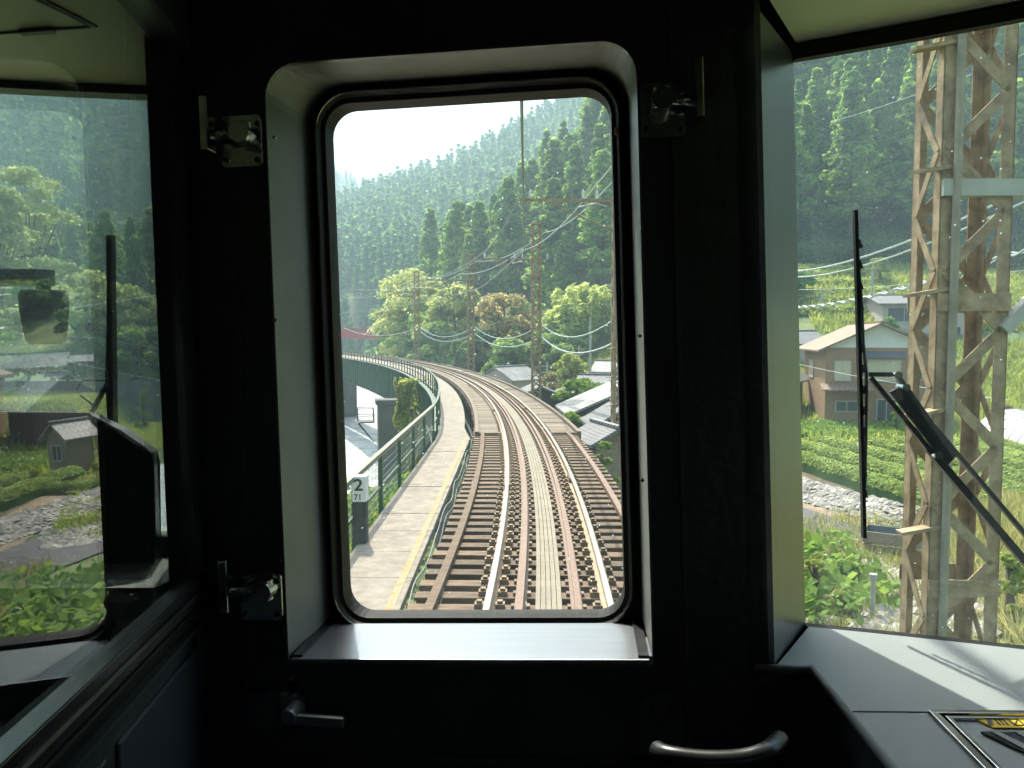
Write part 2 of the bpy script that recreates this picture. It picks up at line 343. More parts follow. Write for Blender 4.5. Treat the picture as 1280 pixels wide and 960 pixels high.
# leaf clumps: rhombic leaves facing N (n,3) at P (n,3)
def unit(a): return a/np.maximum(np.linalg.norm(a, axis=-1, keepdims=True), 1e-6)
def leaves(P, size, N=None, jit=.7, aspect=1.6, A=None):
    n = len(P); R = RNG.normal(size=(n, 3))
    Nn = unit(R) if N is None else unit(unit(N)+jit*unit(R))
    if A is None: A = RNG.normal(size=(n, 3))
    a = unit(A-(A*Nn).sum(1, keepdims=True)*Nn); b = np.cross(Nn, a)
    s = (size*RNG.uniform(.6, 1.3, n))[:, None] if np.isscalar(size) else (size*RNG.uniform(.6, 1.3, n))[:, None]
    l = s*aspect*.5; w_ = s*.5
    k1 = RNG.uniform(-.3, .3, (n, 1))
    V = np.stack([P-a*l, P+b*w_+a*l*k1, P+a*l, P-b*w_+a*l*k1], 1).reshape(-1, 3)
    return V, np.arange(4*n).reshape(n, 4)
def join(parts):
    V = []; Q = []; k = 0
    for v, q in parts: V.append(v); Q.append(q+k); k += len(v)
    return np.concatenate(V), np.concatenate(Q)

# ------------------------------------------------------------------ terrain
def ss(a, b, x):
    t = np.clip((x-a)/(b-a), 0, 1); return t*t*(3-2*t)
RIV = np.array([(-150, 48), (-100, 52), (-60, 54), (-28, 58), (-16, 76), (-20, 110), (-33, 170), (-62, 250), (-110, 330)], float)
RIV_D = np.array([(-23, 78), (-27, 110), (-40, 170), (-62, 250)])
def rivdist(X, Y):
    d = np.full(np.shape(X), 1e9)
    for (ax, ay), (bx, by) in zip(RIV[:-1], RIV[1:]):
        dx, dy = bx-ax, by-ay; t = np.clip(((X-ax)*dx+(Y-ay)*dy)/(dx*dx+dy*dy), 0, 1)
        d = np.minimum(d, np.hypot(X-ax-t*dx, Y-ay-t*dy))
    return d
def vnoise(X, Y, s, seed=0):
    x, y = X/s+seed*13.7, Y/s+seed*7.3
    return (np.sin(x*1.3+np.sin(y*1.7))+np.sin(y*1.1+2*np.sin(x*.7))+np.sin((x+y)*2.1))/3
def terrain(X, Y):
    X = np.asarray(X, float); Y = np.asarray(Y, float)
    u = X/np.maximum(Y, 25)
    z = -3.6-1.0*ss(0, -14, X)
    z = z-4.6*ss(24, 42, Y)*ss(-2, -7, X)*(1-ss(60, 80, Y))
    z = z+ss(48, 115, Y)*ss(.04, .34, u)*15
    z = z+ss(70, 112, Y)*ss(.04, .1, u)*(1-ss(.1, .3, u))*4
    hA = np.interp(u, [-.3, -.2, -.14, -.10, -.06, 0, .05, .12, .3, .5, .8, 2], [0, 0, 2, 9, 15, 20, 30, 44, 70, 88, 100, 120])
    zA = hA*ss(108, 210, Y)*(1-.45*ss(210, 300, Y))
    rB = np.interp(u, [-2, -.9, -.6, -.45, -.38, -.3, -.225, -.18, -.08, 0, .05, .1, .14, .3, .5, 2], [280, 270, 250, 215, 180, 120, 92, 103, 122, 149, 164, 182, 194, 240, 300, 400])
    rB = rB+vnoise(X, Y, 55)*5
    zB = rB*np.clip((Y-215)/385, 0, 1)**1.05*(1-.5*ss(610, 760, Y))
    zC = ss(92, 240, Y)*ss(-.33, -.62, u)*14
    zD = np.interp(u, [-2, -.5, -.226, -.17, -.1, 0], [300, 300, 200, 176, 80, 0])*ss(720, 1000, Y)*(1-.3*ss(1010, 1500, Y))
    z = z+np.maximum(np.maximum(zA, zB), np.maximum(zC, zD))
    z = z+vnoise(X, Y, 9)*np.clip((np.hypot(X, Y)-60)/100, 0, .8)
    d = rivdist(X, Y)
    far = (Y > 68) & (X < -20)
    z = np.where(far, z*ss(27, 31, d)+(-8.4)*(1-ss(27, 31, d)), z)
    k = ss(10, 13.5, d); z = z*k+(-10.2)*(1-k)
    return z
def build_terrain():
    az = np.concatenate([np.linspace(-180, -50, 40), np.linspace(-49.7, 49.7, 420), np.linspace(50, 180, 40)])
    r = np.concatenate([[.05, 1.5], np.geomspace(3, 4000, 330)])
    A, R = np.meshgrid(np.radians(az), r); X = R*np.sin(A); Y = R*np.cos(A)
    Z = terrain(X, Y); V = np.stack([X, Y, Z], -1).reshape(-1, 3)
    n, m_ = A.shape; i = np.arange(n*m_).reshape(n, m_)
    Q = np.stack([i[:-1, :-1], i[:-1, 1:], i[1:, 1:], i[1:, :-1]], -1).reshape(-1, 4)
    me = npmesh('terrain', V, Q, M['ground']); me.polygons.foreach_set('use_smooth', np.ones(len(Q), bool))
    tag(npobj('terrain', me), kind='structure')
build_terrain()
def th(x, y): return float(terrain(np.array([x]), np.array([y]))[0])
# river surface
mb = MB(); L_, R_ = [], []
for i, p in enumerate(RIV):
    a = RIV[max(i-1, 0)]; b = RIV[min(i+1, len(RIV)-1)]; t = (b-a)/np.linalg.norm(b-a); nrm = np.array([-t[1], t[0]])
    L_.append(p+nrm*15); R_.append(p-nrm*15)
for i in range(len(RIV)-1):
    mb.add([(*L_[i], -9.3), (*R_[i], -9.3), (*R_[i+1], -9.3), (*L_[i+1], -9.3)], [(0, 1, 2, 3)])
tag(mb.build('river', M['water']), kind='structure')

# ------------------------------------------------------------------ track alignment
_pts = np.array([(7.17, .31), (8.7, .40), (15.1, .51), (20.3, .396), (28.7, -.2), (54, -4.0), (90, -13.8), (116, -25), (150, -44)])
_cf = np.polyfit(_pts[:, 0], _pts[:, 1], 4, w=[3, 3, 3, 3, 2, 1, 1, 1, .5])
def tx(Y): return float(np.polyval(_cf, Y)) if Y > 5 else float(np.polyval(_cf, 5)+np.polyval(np.polyder(_cf), 5)*(Y-5))
def tpt(Y, off=0, z=0):
    d = (tx(Y+.2)-tx(Y-.2))/.4; t = Vector((d, 1, 0)).normalized(); s = Vector((t.y, -t.x, 0))
    return Vector((tx(Y), Y, z))+s*off, s
def ypath(y0, y1, step=None):
    out = [y0]
    while out[-1] < y1: out.append(min(y1, out[-1]+(step or max(.5, out[-1]*.03))))
    return out
YE = 158
def sweep_off(name, m, parent, off, prof, y0, y1, z=0, step=None):
    mb = MB(); mb.sweep([tpt(y, off(y) if callable(off) else off, z) for y in ypath(y0, y1, step)], prof)
    return mb.build(name, m, parent)
def rect(a, b, c, d): return [(a, c), (b, c), (b, d), (a, d)]

trk = thing('railway_track', 'single curved railway track on open timber sleepers with inner guard rails', 'railway track', (0, 0, 0))
railprof = [(-.06, -.14), (.06, -.14), (.06, -.125), (.012, -.11), (.012, -.04), (.033, -.03), (.033, -.004), (-.033, -.004), (-.033, -.03), (-.012, -.04), (-.012, -.11), (-.06, -.125)]
for s in (-1, 1):
    r_ = sweep_off('rail', M['rail'], trk, s*.566, railprof, -8, YE)
    sweep_off('running_surface', M['railtop'], r_, s*.566, [(-.031, -.004), (.031, -.004), (.025, .001), (-.025, .001)], -8, YE)
    sweep_off('guard_rail', M['guardrail'], trk, s*.27, [(a*.95, b*.9-.004) for a, b in railprof], -8, YE)
    sweep_off('guard_timber', M['guardrail'] if s > 0 else M['timber'], trk, s*1.12, rect(-.045, .045, -.15, -.07), -8, 21)
# joint bars
for s, y in ((-1, 13.2), (1, 13.8), (-1, 27), (1, 27.6)):
    mb = MB(); mb.sweep([tpt(y, s*.566, 0), tpt(y+.55, s*.566, 0)], rect(-.05, .05, -.12, -.035)); mb.build('joint_bar', M['clip'], trk)
# sleepers
sp = .385
mb = MB(); mb.box(-1.36, 1.36, -.1, .1, -.36, -.15)
sl0 = mb.build('sleeper', M['timber'], trk, bevel=.008)
cl = MB()
for s in (-1, 1):
    for q in (-1, 1):
        x = s*.566+q*.1; cl.box(x-.045, x+.045, -.05, .05, -.15, -.10); cl.box(x-.025, x+.025, -.03, .03, -.10, -.075)
    x = s*.27; cl.box(x-.09, x-.05, -.04, .04, -.15, -.115); cl.box(x+.05, x+.09, -.04, .04, -.15, -.115)
cl0 = cl.build('rail_fastening', M['clip'], sl0); cl0['kind'] = 'stuff'
nS = 0; y = 4.0; ys = []
while y < 60: ys.append(y); y += sp
def place_sl(o, y):
    p, s = tpt(y); o.location = (p.x, p.y, 0); o.rotation_euler = (0, 0, math.atan2(s.y, s.x)+random.uniform(-.012, .012)); o.scale = (random.uniform(.985, 1.02), 1, 1)
for i, yy in enumerate(ys[:99]):
    o = sl0 if i == 0 else sl0.copy()
    if i: C.objects.link(o); o.parent = trk
    place_sl(o, yy)
    if i:
        c_ = cl0.copy(); C.objects.link(c_); c_.parent = o
mb = MB()
for yy in list(ys[99:]) + [60+sp*k for k in range(240)]:
    p, s = tpt(yy); t = Vector((-s.y, s.x, 0))
    q = [p+s*a+t*b for a, b in ((-1.36, -.1), (1.36, -.1), (1.36, .1), (-1.36, .1))]
    mb.prism([(k.x, k.y, -.36) for k in q], (0, 0, .21))
tag(mb.build('sleeper_row', M['timber'], trk), kind='stuff')
# centre walk plank with long grooves
mb = MB()
for k in range(5):
    o_ = -.104+k*.052
    mb.sweep([tpt(y, o_, 0) for y in ypath(-6, YE)], rect(-.023, .023, -.15, -.118))
mb.build('walk_plank', M['plank'], trk)
# boarded side decks further out
for s in (-1, 1):
    mb = MB(); y = 20.9
    while y < YE-.3:
        a, sa = tpt(y); b, sb = tpt(y+.26)
        lo, hi = (.66, 1.34 if s > 0 else 1.22)
        mb.prism([a+sa*s*lo+Vector((0, 0, -.148)), a+sa*s*hi+Vector((0, 0, -.148)), b+sb*s*hi+Vector((0, 0, -.148)), b+sb*s*lo+Vector((0, 0, -.148))], (0, 0, random.uniform(.03, .042)))
        y += .285
    mb.build('boarded_deck', M['deck'], trk)
    sweep_off('kerb_beam', M['deck'], trk, 1.40 if s > 0 else -1.27, rect(-.05, .05, -.45, -.03), 20.6, YE)
for s in (-1, 1):
    mb = MB(); mb.bar(tpt(20.75, s*.62, -.10)[0], tpt(20.75, 1.42 if s > 0 else -1.3, -.10)[0], .12, .05); mb.build('end_board', M['deck'], trk)
for yy in (38, 57, 80):
    mb = MB(); mb.bar(tpt(yy, .64, -.095)[0], tpt(yy, 1.36, -.095)[0], .10, .04); mb.build('cover_strip', M['deck'], trk)

# ------------------------------------------------------------------ viaduct
br = thing('railway_viaduct', 'railway viaduct of green plate girders on dark concrete piers curving over the river', 'bridge', (0, 0, -4))
def woff(y): return float(np.interp(y, [0, 22, 50, 93, 160], [-1.46, -1.46, -2.0, -2.5, -2.5]))
def gx(y): return float(np.interp(y, [0, 22, 34, 50, 93, 160], [2.35, 2.35, 2.6, 3.0, 3.8, 3.8]))
sweep_off('gap_shade_sheet', M['black2'], br, 0, rect(-1.3, 1.3, -1.35, -1.3), -8, YE)  # dark sheet added so the gaps between sleepers read as shade
for s in (-.75, .75): sweep_off('main_girder', M['green'], br, s, rect(-.12, .12, -1.4, -.362), -8, YE)
sweep_off('side_girder', M['green'], br, lambda y: -gx(y)-.02, rect(-.03, .03, -1.95, -.22), 22, 58)
sweep_off('side_girder', M['green'], br, lambda y: -gx(y)-.02, rect(-.03, .03, -2.9, -.22), 58.1, YE)
sweep_off('girder_flange', M['green'], br, lambda y: -gx(y)-.02, rect(-.2, .2, -.22, -.17), 22, YE)
sweep_off('girder_flange', M['green'], br, lambda y: -gx(y)-.02, rect(-.2, .2, -2.0, -1.95), 22, 58)
sweep_off('girder_flange', M['green'], br, lambda y: -gx(y)-.02, rect(-.2, .2, -2.95, -2.9), 58.1, YE)
y = 23
while y < YE:
    p, s = tpt(y, -gx(y)); t = Vector((-s.y, s.x, 0)); mb = MB()
    q = [p-s*.18-t*.04, p-s*.06-t*.04, p-s*.06+t*.04, p-s*.18+t*.04]; zz = -1.95 if y < 58 else -2.9; mb.prism([(k.x, k.y, zz) for k in q], (0, 0, -.22-zz)); mb.build('girder_stiffener', M['green'], br); y += 1.4
def pier(y, o0, o1, th_, zb=-12, zt=-2.96):
    p, s = tpt(y); t = Vector((-s.y, s.x, 0)); mb = MB()
    for a, b, z0, z1, g in ((o0, o1, zb, zt-.34, 0), (o0-.15, o1+.15, zt-.34, zt, .12)):
        q = [p+s*a-t*(th_+g), p+s*b-t*(th_+g), p+s*b+t*(th_+g), p+s*a+t*(th_+g)]; mb.prism([(k.x, k.y, z0) for k in q], (0, 0, z1-z0))
    return mb.build('pier', M['conc_dark'], br)
pier(57.2, -5.1, 2, .85, zt=-2.02); pier(116, -4, 2, .9); pier(24, -2.4, 1.6, .8, -6)
# bearing platform with railing beside the pier
mb = MB(); p, s = tpt(57, -5.4); t = Vector((-s.y, s.x, 0))
c = [p-s*1.1-t*.7, p-t*.7, p+t*.7, p-s*1.1+t*.7]; mb.prism([(k.x, k.y, -3.6) for k in c], (0, 0, .08))
for k in c: mb.tube([(k.x, k.y, -3.6), (k.x, k.y, -2.6)], .03, 6)
for z in (-2.6, -3.1):
    for a, b in ((0, 1), (0, 3), (3, 2)): mb.tube([(c[a].x, c[a].y, z), (c[b].x, c[b].y, z)], .025, 6)
for k in (c[0], c[3]): mb.tube([(k.x, k.y, -3.6), (p.x, p.y, -5)], .04, 6)
mb.build('inspection_platform', M['darksteel'], br)

# ------------------------------------------------------------------ service walkway
wk = thing('service_walkway', 'concrete slab walkway with worn yellow edge line beside the track', 'walkway', (-1.46, 3, -.2))
mb = MB(); y = -6.0
while y < 19.7:
    mb.box(-1.90, -1.05, y+.006, min(y+1.02, 19.7)-.006, -.19, -.10+random.uniform(-.004, .004)); y += 1.02
mb.build('concrete_slab', M['conc'], wk, bevel=.006)
mb = MB()
yy = ypath(19.72, 152, 1.3)
for a, b in zip(yy[:-1], yy[1:]):
    pa, sa = tpt(a, 0, -.2); pb, sb = tpt(b, 0, -.2)
    ia = float(np.interp(a, [19.7, 22, 160], [1.42, 1.62, 1.62])); ib = float(np.interp(b, [19.7, 22, 160], [1.42, 1.62, 1.62]))
    mb.prism([pa-sa*(gx(a)-.05), pa-sa*ia, pb-sb*ib, pb-sb*(gx(b)-.05)], (0, 0, .09))
mb.build('concrete_slab', M['conc'], wk)
mb = MB(); mb.add([(-1.19, -5, -.0935), (-1.11, -5, -.0935), (-1.11, 19.6, -.0935), (-1.19, 19.6, -.0935)], [(0, 1, 2, 3)])
mb.build('edge_line', M['yellow'], wk)
# strip and wire net between the walkway and the sleeper ends
mb = MB(); nx, ny = 7, 150
g = {}
segs = []
for i in range(nx):
    for j in range(ny):
        yv = 4+j*.108; xo = -1.0+i*.05
        g[i, j] = Vector((xo+.02*math.sin(yv*2.1)*(1-i/nx), yv, -.17-.10*math.sin(i/(nx-1)*math.pi)+.035*math.sin(yv*3.3+i)))
for i in range(nx): 
    for j in range(0, ny-1, 1): mb.bar(g[i, j], g[i, j+1], .007, .007)
for j in range(ny):
    for i in range(nx-1): mb.bar(g[i, j], g[i+1, j], .007, .007)
for j in range(ny-1): mb.bar(g[0, j]+Vector((0, 0, .01)), g[0, j+1]+Vector((0, 0, .01)), .009, .009)
tag(mb.build('safety_net', M['net'], origin=(-.9, 4, -.2)), 'sagging grey wire net strung between walkway slabs and sleeper ends', 'net')

# ------------------------------------------------------------------ walkway fence
fe = thing('walkway_fence', 'green steel railing with wire infill along the outer side of the walkway', 'fence', (-1.95, 6, -.1))
FX = -1.97
mb = MB(); mb.bar((FX, 2, .70), (FX, 19.8, .70), .075, .06)
pts = [tpt(y, -gx(y), .70)[0] for y in ypath(21.5, 150, 1.5)]; pts = [Vector((FX, 19.8, .70))]+pts
mb.build('top_rail', M['greenpale'], fe)
mb = MB()
for a, b in zip(pts[:-1], pts[1:]): mb.bar(a, b, .06, .05)
mb.build('top_rail', M['green'], fe)
mb = MB(); mb.bar((FX, 2, .20), (FX, 19.8, .20), .035, .04)
for a, b in zip(pts[:-1], pts[1:]): mb.bar(a-Vector((0, 0, .45)), b-Vector((0, 0, .45)), .04, .04)
mb.build('middle_rail', M['green'], fe)
yy = 3.9; fy = []
while yy < 20: fy.append(Vector((FX, yy, 0))); yy += 1.985
y = 21.6
while y < 148: fy.append(tpt(y, -gx(y), 0)[0]); y += 1.9
for k, p in enumerate(fy):
    mb = MB(); mb.box(p.x-.03, p.x+.03, p.y-.04, p.y+.04, -.35, .67); mb.build('post', M['green'], fe)
mb = MB()
yv = 5
while yv < 19.8: mb.bar((FX-.02, yv, -.1), (FX-.02, yv, .68), .004, .004); yv += .11
for z in np.arange(-.05, .66, .11): mb.bar((FX-.02, 5, z), (FX-.02, 19.8, z), .004, .004)
mb.build('wire_infill', M['mesh'], fe)

# ------------------------------------------------------------------ distance post 2 / 71
pp = G(450, 679, -.10)
ps = thing('distance_post', 'squat dark post with white plate numbered 2 over 71 on the walkway', 'marker post', (pp.x, pp.y, -.1))
mb = MB(); mb.box(pp.x-.085, pp.x+.085, pp.y-.02, pp.y+.13, -.1, .42); mb.build('post', M['post'], ps, bevel=.01)
mb = MB(); mb.box(pp.x-.082, pp.x+.088, pp.y-.035, pp.y+.135, .42, .735); pl = mb.build('number_plate', M['white'], ps, bevel=.006)
def text(body, size, loc, rot, m, parent, name='lettering', sx=1, bold=.0):
    cu = bpy.data.curves.new(name, 'FONT'); cu.body = body; cu.size = size; cu.align_x = 'CENTER'; cu.align_y = 'CENTER'; cu.extrude = .0015; cu.offset = bold
    tmp = bpy.data.objects.new('tmp', cu); C.objects.link(tmp); dg = bpy.context.evaluated_depsgraph_get()
    me = bpy.data.meshes.new_from_object(tmp.evaluated_get(dg)); bpy.data.objects.remove(tmp)
    me.materials.clear(); me.materials.append(m)
    o = bpy.data.objects.new(name, me); C.objects.link(o); o.parent = parent
    o.location = Vector(loc)-Vector(parent['_o']); o.rotation_euler = rot; o.scale = (sx, 1, 1); return o
text('2', .20, (pp.x-.005, pp.y-.038, .625), (math.pi/2, 0, 0), M['ink'], pl, 'numeral', 1.15, .004)
text('71', .10, (pp.x-.012, pp.y-.038, .478), (math.pi/2, 0, 0), M['ink'], pl, 'numeral', 1.0, .001)

# ------------------------------------------------------------------ lattice masts
def mast_parts(root, H=13.5, wx=.25, wy=.18):
    o = Vector(root['_o'])
    for sx in (-1, 1):
        for sy in (-1, 1):
            mb = MB(); x, y = sx*wx, sy*wy
            mb.box(x-.055 if sx < 0 else x+.043, x-.043 if sx < 0 else x+.055, y-.055, y+.055, 0, H)
            mb.box(x-.055, x+.055, y+.043 if sy > 0 else y-.055, y+.055 if sy > 0 else y-.043, .001, H-.001)
            mb.v = [tuple(Vector(v)+o) for v in mb.v]; mb.build('leg_angle', M['rust'], root)
    P = .50
    for sy in (-1, 1):
        mb = MB(); z = .2; k = 0
        while z+P < H:
            a, b = (-wx, wx) if (k+(sy > 0)) % 2 == 0 else (wx, -wx)
            mb.bar(o+Vector((a, sy*(wy+.062), z)), o+Vector((b, sy*(wy+.062), z+P)), .09, .012, (0, 1, 0)); z += P; k += 1
        mb.build('lacing', M['rust'], root)
    for sx in (-1, 1):
        mb = MB(); z = .2; k = 0
        while z+P < H:
            a, b = (-wy, wy) if (k+(sx > 0)) % 2 == 0 else (wy, -wy)
            mb.bar(o+Vector((sx*(wx+.062), a, z)), o+Vector((sx*(wx+.062), b, z+P)), .07, .012, (1, 0, 0)); z += P; k += 1
        mb.build('lacing', M['rust'], root)
    mb = MB(Matrix.Translation(o))
    for z in (1.2, 4.4, 6.86, 10.2): mb.box(-wx-.06, wx+.06, -wy-.082, -wy-.070, z, z+.15); mb.box(-wx-.06, wx+.06, wy+.070, wy+.082, z, z+.15)
    mb.build('tie_plate', M['rust'], root)
    mb = MB(Matrix.Translation(o)); mb.prism([(-wx-.08, -wy-.08, H), (wx+.08, -wy-.08, H), (wx+.08, wy+.08, H), (-wx-.08, wy+.08, H)], (0, 0, .05))
    mb.box(-.2, .2, -.14, .14, H+.05, H+.14); mb.build('cap', M['rust'], root)
    mb = MB(Matrix.Translation(o)); mb.tube([(-wx+.06, -wy-.1, 0), (-wx+.06, -wy-.1, H-3)], .035, 8); mb.build('conduit', M['conduit'], root)
    mb = MB(Matrix.Translation(o)); z = .9; k = 0
    while z < H-1:
        mb.bar((-wx-.30, -wy-.02-.1*(k % 2), z-.03), (-wx+.05, -wy-.02, z+.03), .12, .03); z += 1.02; k += 1
    mb.build('climbing_step', M['rust'], root)
    # cantilever arm towards the track
    mb = MB(Matrix.Translation(o)); za = 11.3
    mb.bar((-wx, -.05, za), (-3.7, -.05, za), .05, .11); mb.bar((wx+.4, -.05, za), (-wx, -.05, za), .05, .11)
    mb.tube([(-wx, -.05, za-1.1), (-2.6, -.05, za-.1)], .03, 6); mb.build('cantilever_arm', M['rust'], root)
    mb = MB(Matrix.Translation(o))
    for x in (-3.3, -1.4, -.9, .7):
        for j in range(4): mb.tube([(x, -.05, za+.08+j*.07), (x, -.05, za+.11+j*.07)], .065, 10)
        mb.tube([(x, -.05, za), (x, -.05, za+.4)], .02, 6)
    mb.build('insulator', M['white'], root)
    mb = MB(Matrix.Translation(o)); mb.tube([(-.1, -.1, za-.35), (-1.0, -.3, za-.15), (-1.6, -.35, za-.3)], .035, 8); mb.build('steady_arm', M['galv'], root)
masts = [(3.95, 29, 'lattice mast mostly behind the right rim of the door window'), (1.55, 51, 'rusty lattice mast with arm, tallest in the door window'), (-3.6, 70, 'lattice mast in front of trees, middle of the three in the door window'), (-10.6, 89, 'smallest lattice mast, leftmost over the far curve'), ]
m0 = thing('catenary_mast', 'big close lattice tower seen through the right windscreen', 'mast', (3.90, 7.0, -4.2), 'lattice masts along the track')
mast_parts(m0); MASTS = [m0]
for x, y, lb in masts:
    c_ = copy_tree(m0)
    for ch in list(c_.children):
        if ch.name.startswith('conduit'): bpy.data.objects.remove(ch)
    c_.location = (x, y, -4.0); c_['label'] = lb; dd = (tx(y+.2)-tx(y-.2))/.4; c_.rotation_euler = (0, 0, -math.atan(dd)*.6); MASTS.append(c_)
o = MASTS[0]
mb = MB(); mb.box(3.6, 6.6, 6.72, 6.82, 3.62, 3.76); mb.bar((4.15, 6.75, 2.5), (5.2, 6.75, 3.62), .1, .1); mb.bar((4.4, 6.78, 5.05), (6.6, 6.78, 5.0), .08, .09); mb.build('bracket_beam', M['galv'], o)
for z, xa in ((4.72, 3.1), (3.3, 3.05), (2.95, 3.3), (2.2, 3.1), (.75, 3.1), (-.1, 3.1)): pass
def wire(name, label, P, r, m, sag=.5, n=10):
    pts = []
    for a, b in zip(P[:-1], P[1:]):
        a, b = Vector(a), Vector(b)
        for k in range(n): t = k/n; q = a.lerp(b, t); q.z -= sag*4*t*(1-t); pts.append(q)
    pts.append(Vector(P[-1])); mb = MB(); mb.tube(pts, r, 5)
    return tag(mb.build(name, m, origin=tuple(P[0])), label, 'wire')
MP = [(3.80, 6.95), (3.95, 29), (1.55, 51), (-3.6, 70), (-10.6, 89)]
wire('messenger_wire', 'upper supporting wire sagging above the track centre', [(-.06, -5, 7.3), (.09, 7, 7.6)]+[(x-3.57, y, 7.6) for x, y in MP[1:]]+[(-28, 118, 7.6)], .022, M['wire'], .35)
wire('contact_wire', 'lower contact wire hung above the rails', [(-.1, -5, 5.5), (.06, 7, 5.55)]+[(x-3.5, y, 5.55) for x, y in MP[1:]]+[(-28, 118, 5.5)], .022, M['wire'], .05)
wire('feeder_wire', 'pale feeder wire running over the mast heads', [(x+.5, y, 9.0) for x, y in MP]+[(-22, 112, 9)], .022, M['cable'], .6)
wire('feeder_wire', 'pale feeder wire strung just below the mast heads on the track side', [(x-.9, y, 7.9) for x, y in MP]+[(-24, 114, 8)], .022, M['cable'], .5)
wire('signal_cable', 'thick pale cable looped low between the masts in the door window', [(4.4, 29, 3.6), (1.9, 51, 3.2), (-3.3, 70, 3.3), (-10.2, 89, 3.4), (-24, 114, 3.6)], .035, M['cable'], 1.0)
wire('signal_cable', 'lower thick cable looped between the masts just under the first', [(4.4, 29, 2.6), (1.9, 51, 2.4), (-3.3, 70, 2.7), (-10.2, 89, 2.9)], .045, M['cable'], .9)

# ------------------------------------------------------------------ houses
def house(name, label, cx, cy, zb, wd, dp, he, hr, ang, wallm, roofm, wins=(), over=.5, gable=None, cat='house', doors=(), skirt=None, roof_t=.12):
    """gable end at local -Y, ridge along local Y. wins: (face, along, z0, width, height, material)"""
    X = Matrix.Translation((cx, cy, zb)) @ Matrix.Rotation(rad(ang), 4, 'Z')
    t = thing(name, label, cat, (cx, cy, zb)); h = wd/2; d = dp/2
    mb = MB(X); mb.box(-h, h, -d, d, -1.5, he); mb.build('wall', wallm, t)
    mb = MB(X); mb.prism([(-h, -d+.02, he), (h, -d+.02, he), (0, -d+.02, hr-.02)], (0, dp-.04, 0)); mb.build('gable', gable or wallm, t)
    sl_ = (hr-he)/h
    for s in (-1, 1):
        mb = MB(X); mb.prism([(0, -d-over, hr), (s*(h+over), -d-over, he-over*sl_), (s*(h+over), -d-over, he-over*sl_+roof_t), (0, -d-over, hr+roof_t)], (0, dp+2*over, 0))
        mb.build('roof', roofm, t)
    mb = MB(X); mb.box(-.12, .12, -d-over-.02, d+over+.02, hr+roof_t-.03, hr+roof_t+.07); mb.build('ridge', roofm, t)
    def opening(face, a, z0, ww, hh, m, nm):
        fr = MB(X); pn = MB(X); b = .06
        def bx(mb, a0, a1, o0, o1, z0_, z1_):
            if face == 'f': mb.box(a0, a1, -d-o1, -d-o0, z0_, z1_)
            elif face == 'l': mb.box(-h-o1, -h-o0, a0, a1, z0_, z1_)
            else: mb.box(h+o0, h+o1, a0, a1, z0_, z1_)
        bx(fr, a-ww/2-b, a-ww/2, .003, .07, z0-b, z0+hh+b); bx(fr, a+ww/2, a+ww/2+b, .003, .07, z0-b, z0+hh+b)
        bx(fr, a-ww/2, a+ww/2, .003, .07, z0+hh, z0+hh+b); bx(fr, a-ww/2, a+ww/2, .003, .07, z0-b, z0); bx(fr, a-.025, a+.025, .03, .06, z0, z0+hh)
        f_ = fr.build(nm, M['winframe'], t)
        bx(pn, a-ww/2, a+ww/2, .004, .03, z0, z0+hh); pn.build('pane', m, f_)
    for wdef in wins: opening(*wdef, 'window')
    for wdef in doors: opening(*wdef, 'door')
    if skirt:
        for (face, a0, a1, z, out, m) in skirt:
            mb = MB(X)
            if face == 'f': mb.prism([(a0, -d-.004, z+.35), (a0, -d-out, z), (a0, -d-out, z+.08), (a0, -d-.004, z+.43)], (a1-a0, 0, 0))
            elif face == 'l': mb.prism([(-h-.004, a0, z+.35), (-h-out, a0, z), (-h-out, a0, z+.08), (-h-.004, a0, z+.43)], (0, a1-a0, 0))
            else: mb.prism([(h+.004, a0, z+.35), (h+out, a0, z), (h+out, a0, z+.08), (h+.004, a0, z+.43)], (0, a1-a0, 0))
            mb.build('porch_roof', m, t)
    return t
gl, sh = M['winglass'], M['shutter']
# right windscreen
p = W(1075, 532, 54)
house('farmhouse', 'two storey brown farmhouse with tan tiled roof and white gable beyond the tea field', p.x+.6, p.y+1, -3.6, 6.5, 8, 5.3, 6.8, -11, M['brownwall'], M['tiletan'],
      [('f', .3, 3.2, 1.9, 1.3, sh), ('f', 2.2, 3.3, .7, 1.1, gl), ('f', -2.2, 3.2, .9, 1.2, sh), ('f', -1.9, 1.2, 1.3, .6, gl), ('l', 1, 3.2, 1.6, 1.1, sh)], .6, M['whitewall'],
      doors=[('f', .5, .05, 1.1, 1.9, gl)], skirt=[('f', -3.6, -.5, 2.55, 1.0, M['tiletan']), ('f', -.9, 1.5, 4.65, .35, M['roofdark'])])
p = W(1132, 452, 82)
house('plaster_house', 'pale beige house with low grey roof on the slope left of the lattice tower', p.x+1, p.y, .3, 9, 9, 5.3, 6.2, 80, M['beige'], M['roofgrey'],
      [('l', 2.5, 3.6, 3.0, 1.3, gl), ('l', -2.2, 1.0, .8, 2.0, gl), ('f', 0, 3, 1.5, 1.2, gl)], .5)
p = W(1272, 436, 92)
house('barn', 'long low dark barn with grey roof right of the lattice tower', p.x, p.y, 0, 6, 16, 2.6, 3.9, 85, M['darkwall'], M['roofgrey'], [('l', 0, .9, 2, 1, gl)], .5)
p = W(1006, 425, 72)
house('small_house', 'little house with grey roof peeking left of the brown farmhouse', p.x-2, p.y, -1.2, 5, 5, 3.0, 4.0, 80, M['beige'], M['roofgrey'], [('l', 0, 1, 1.5, 1, gl)], .4)
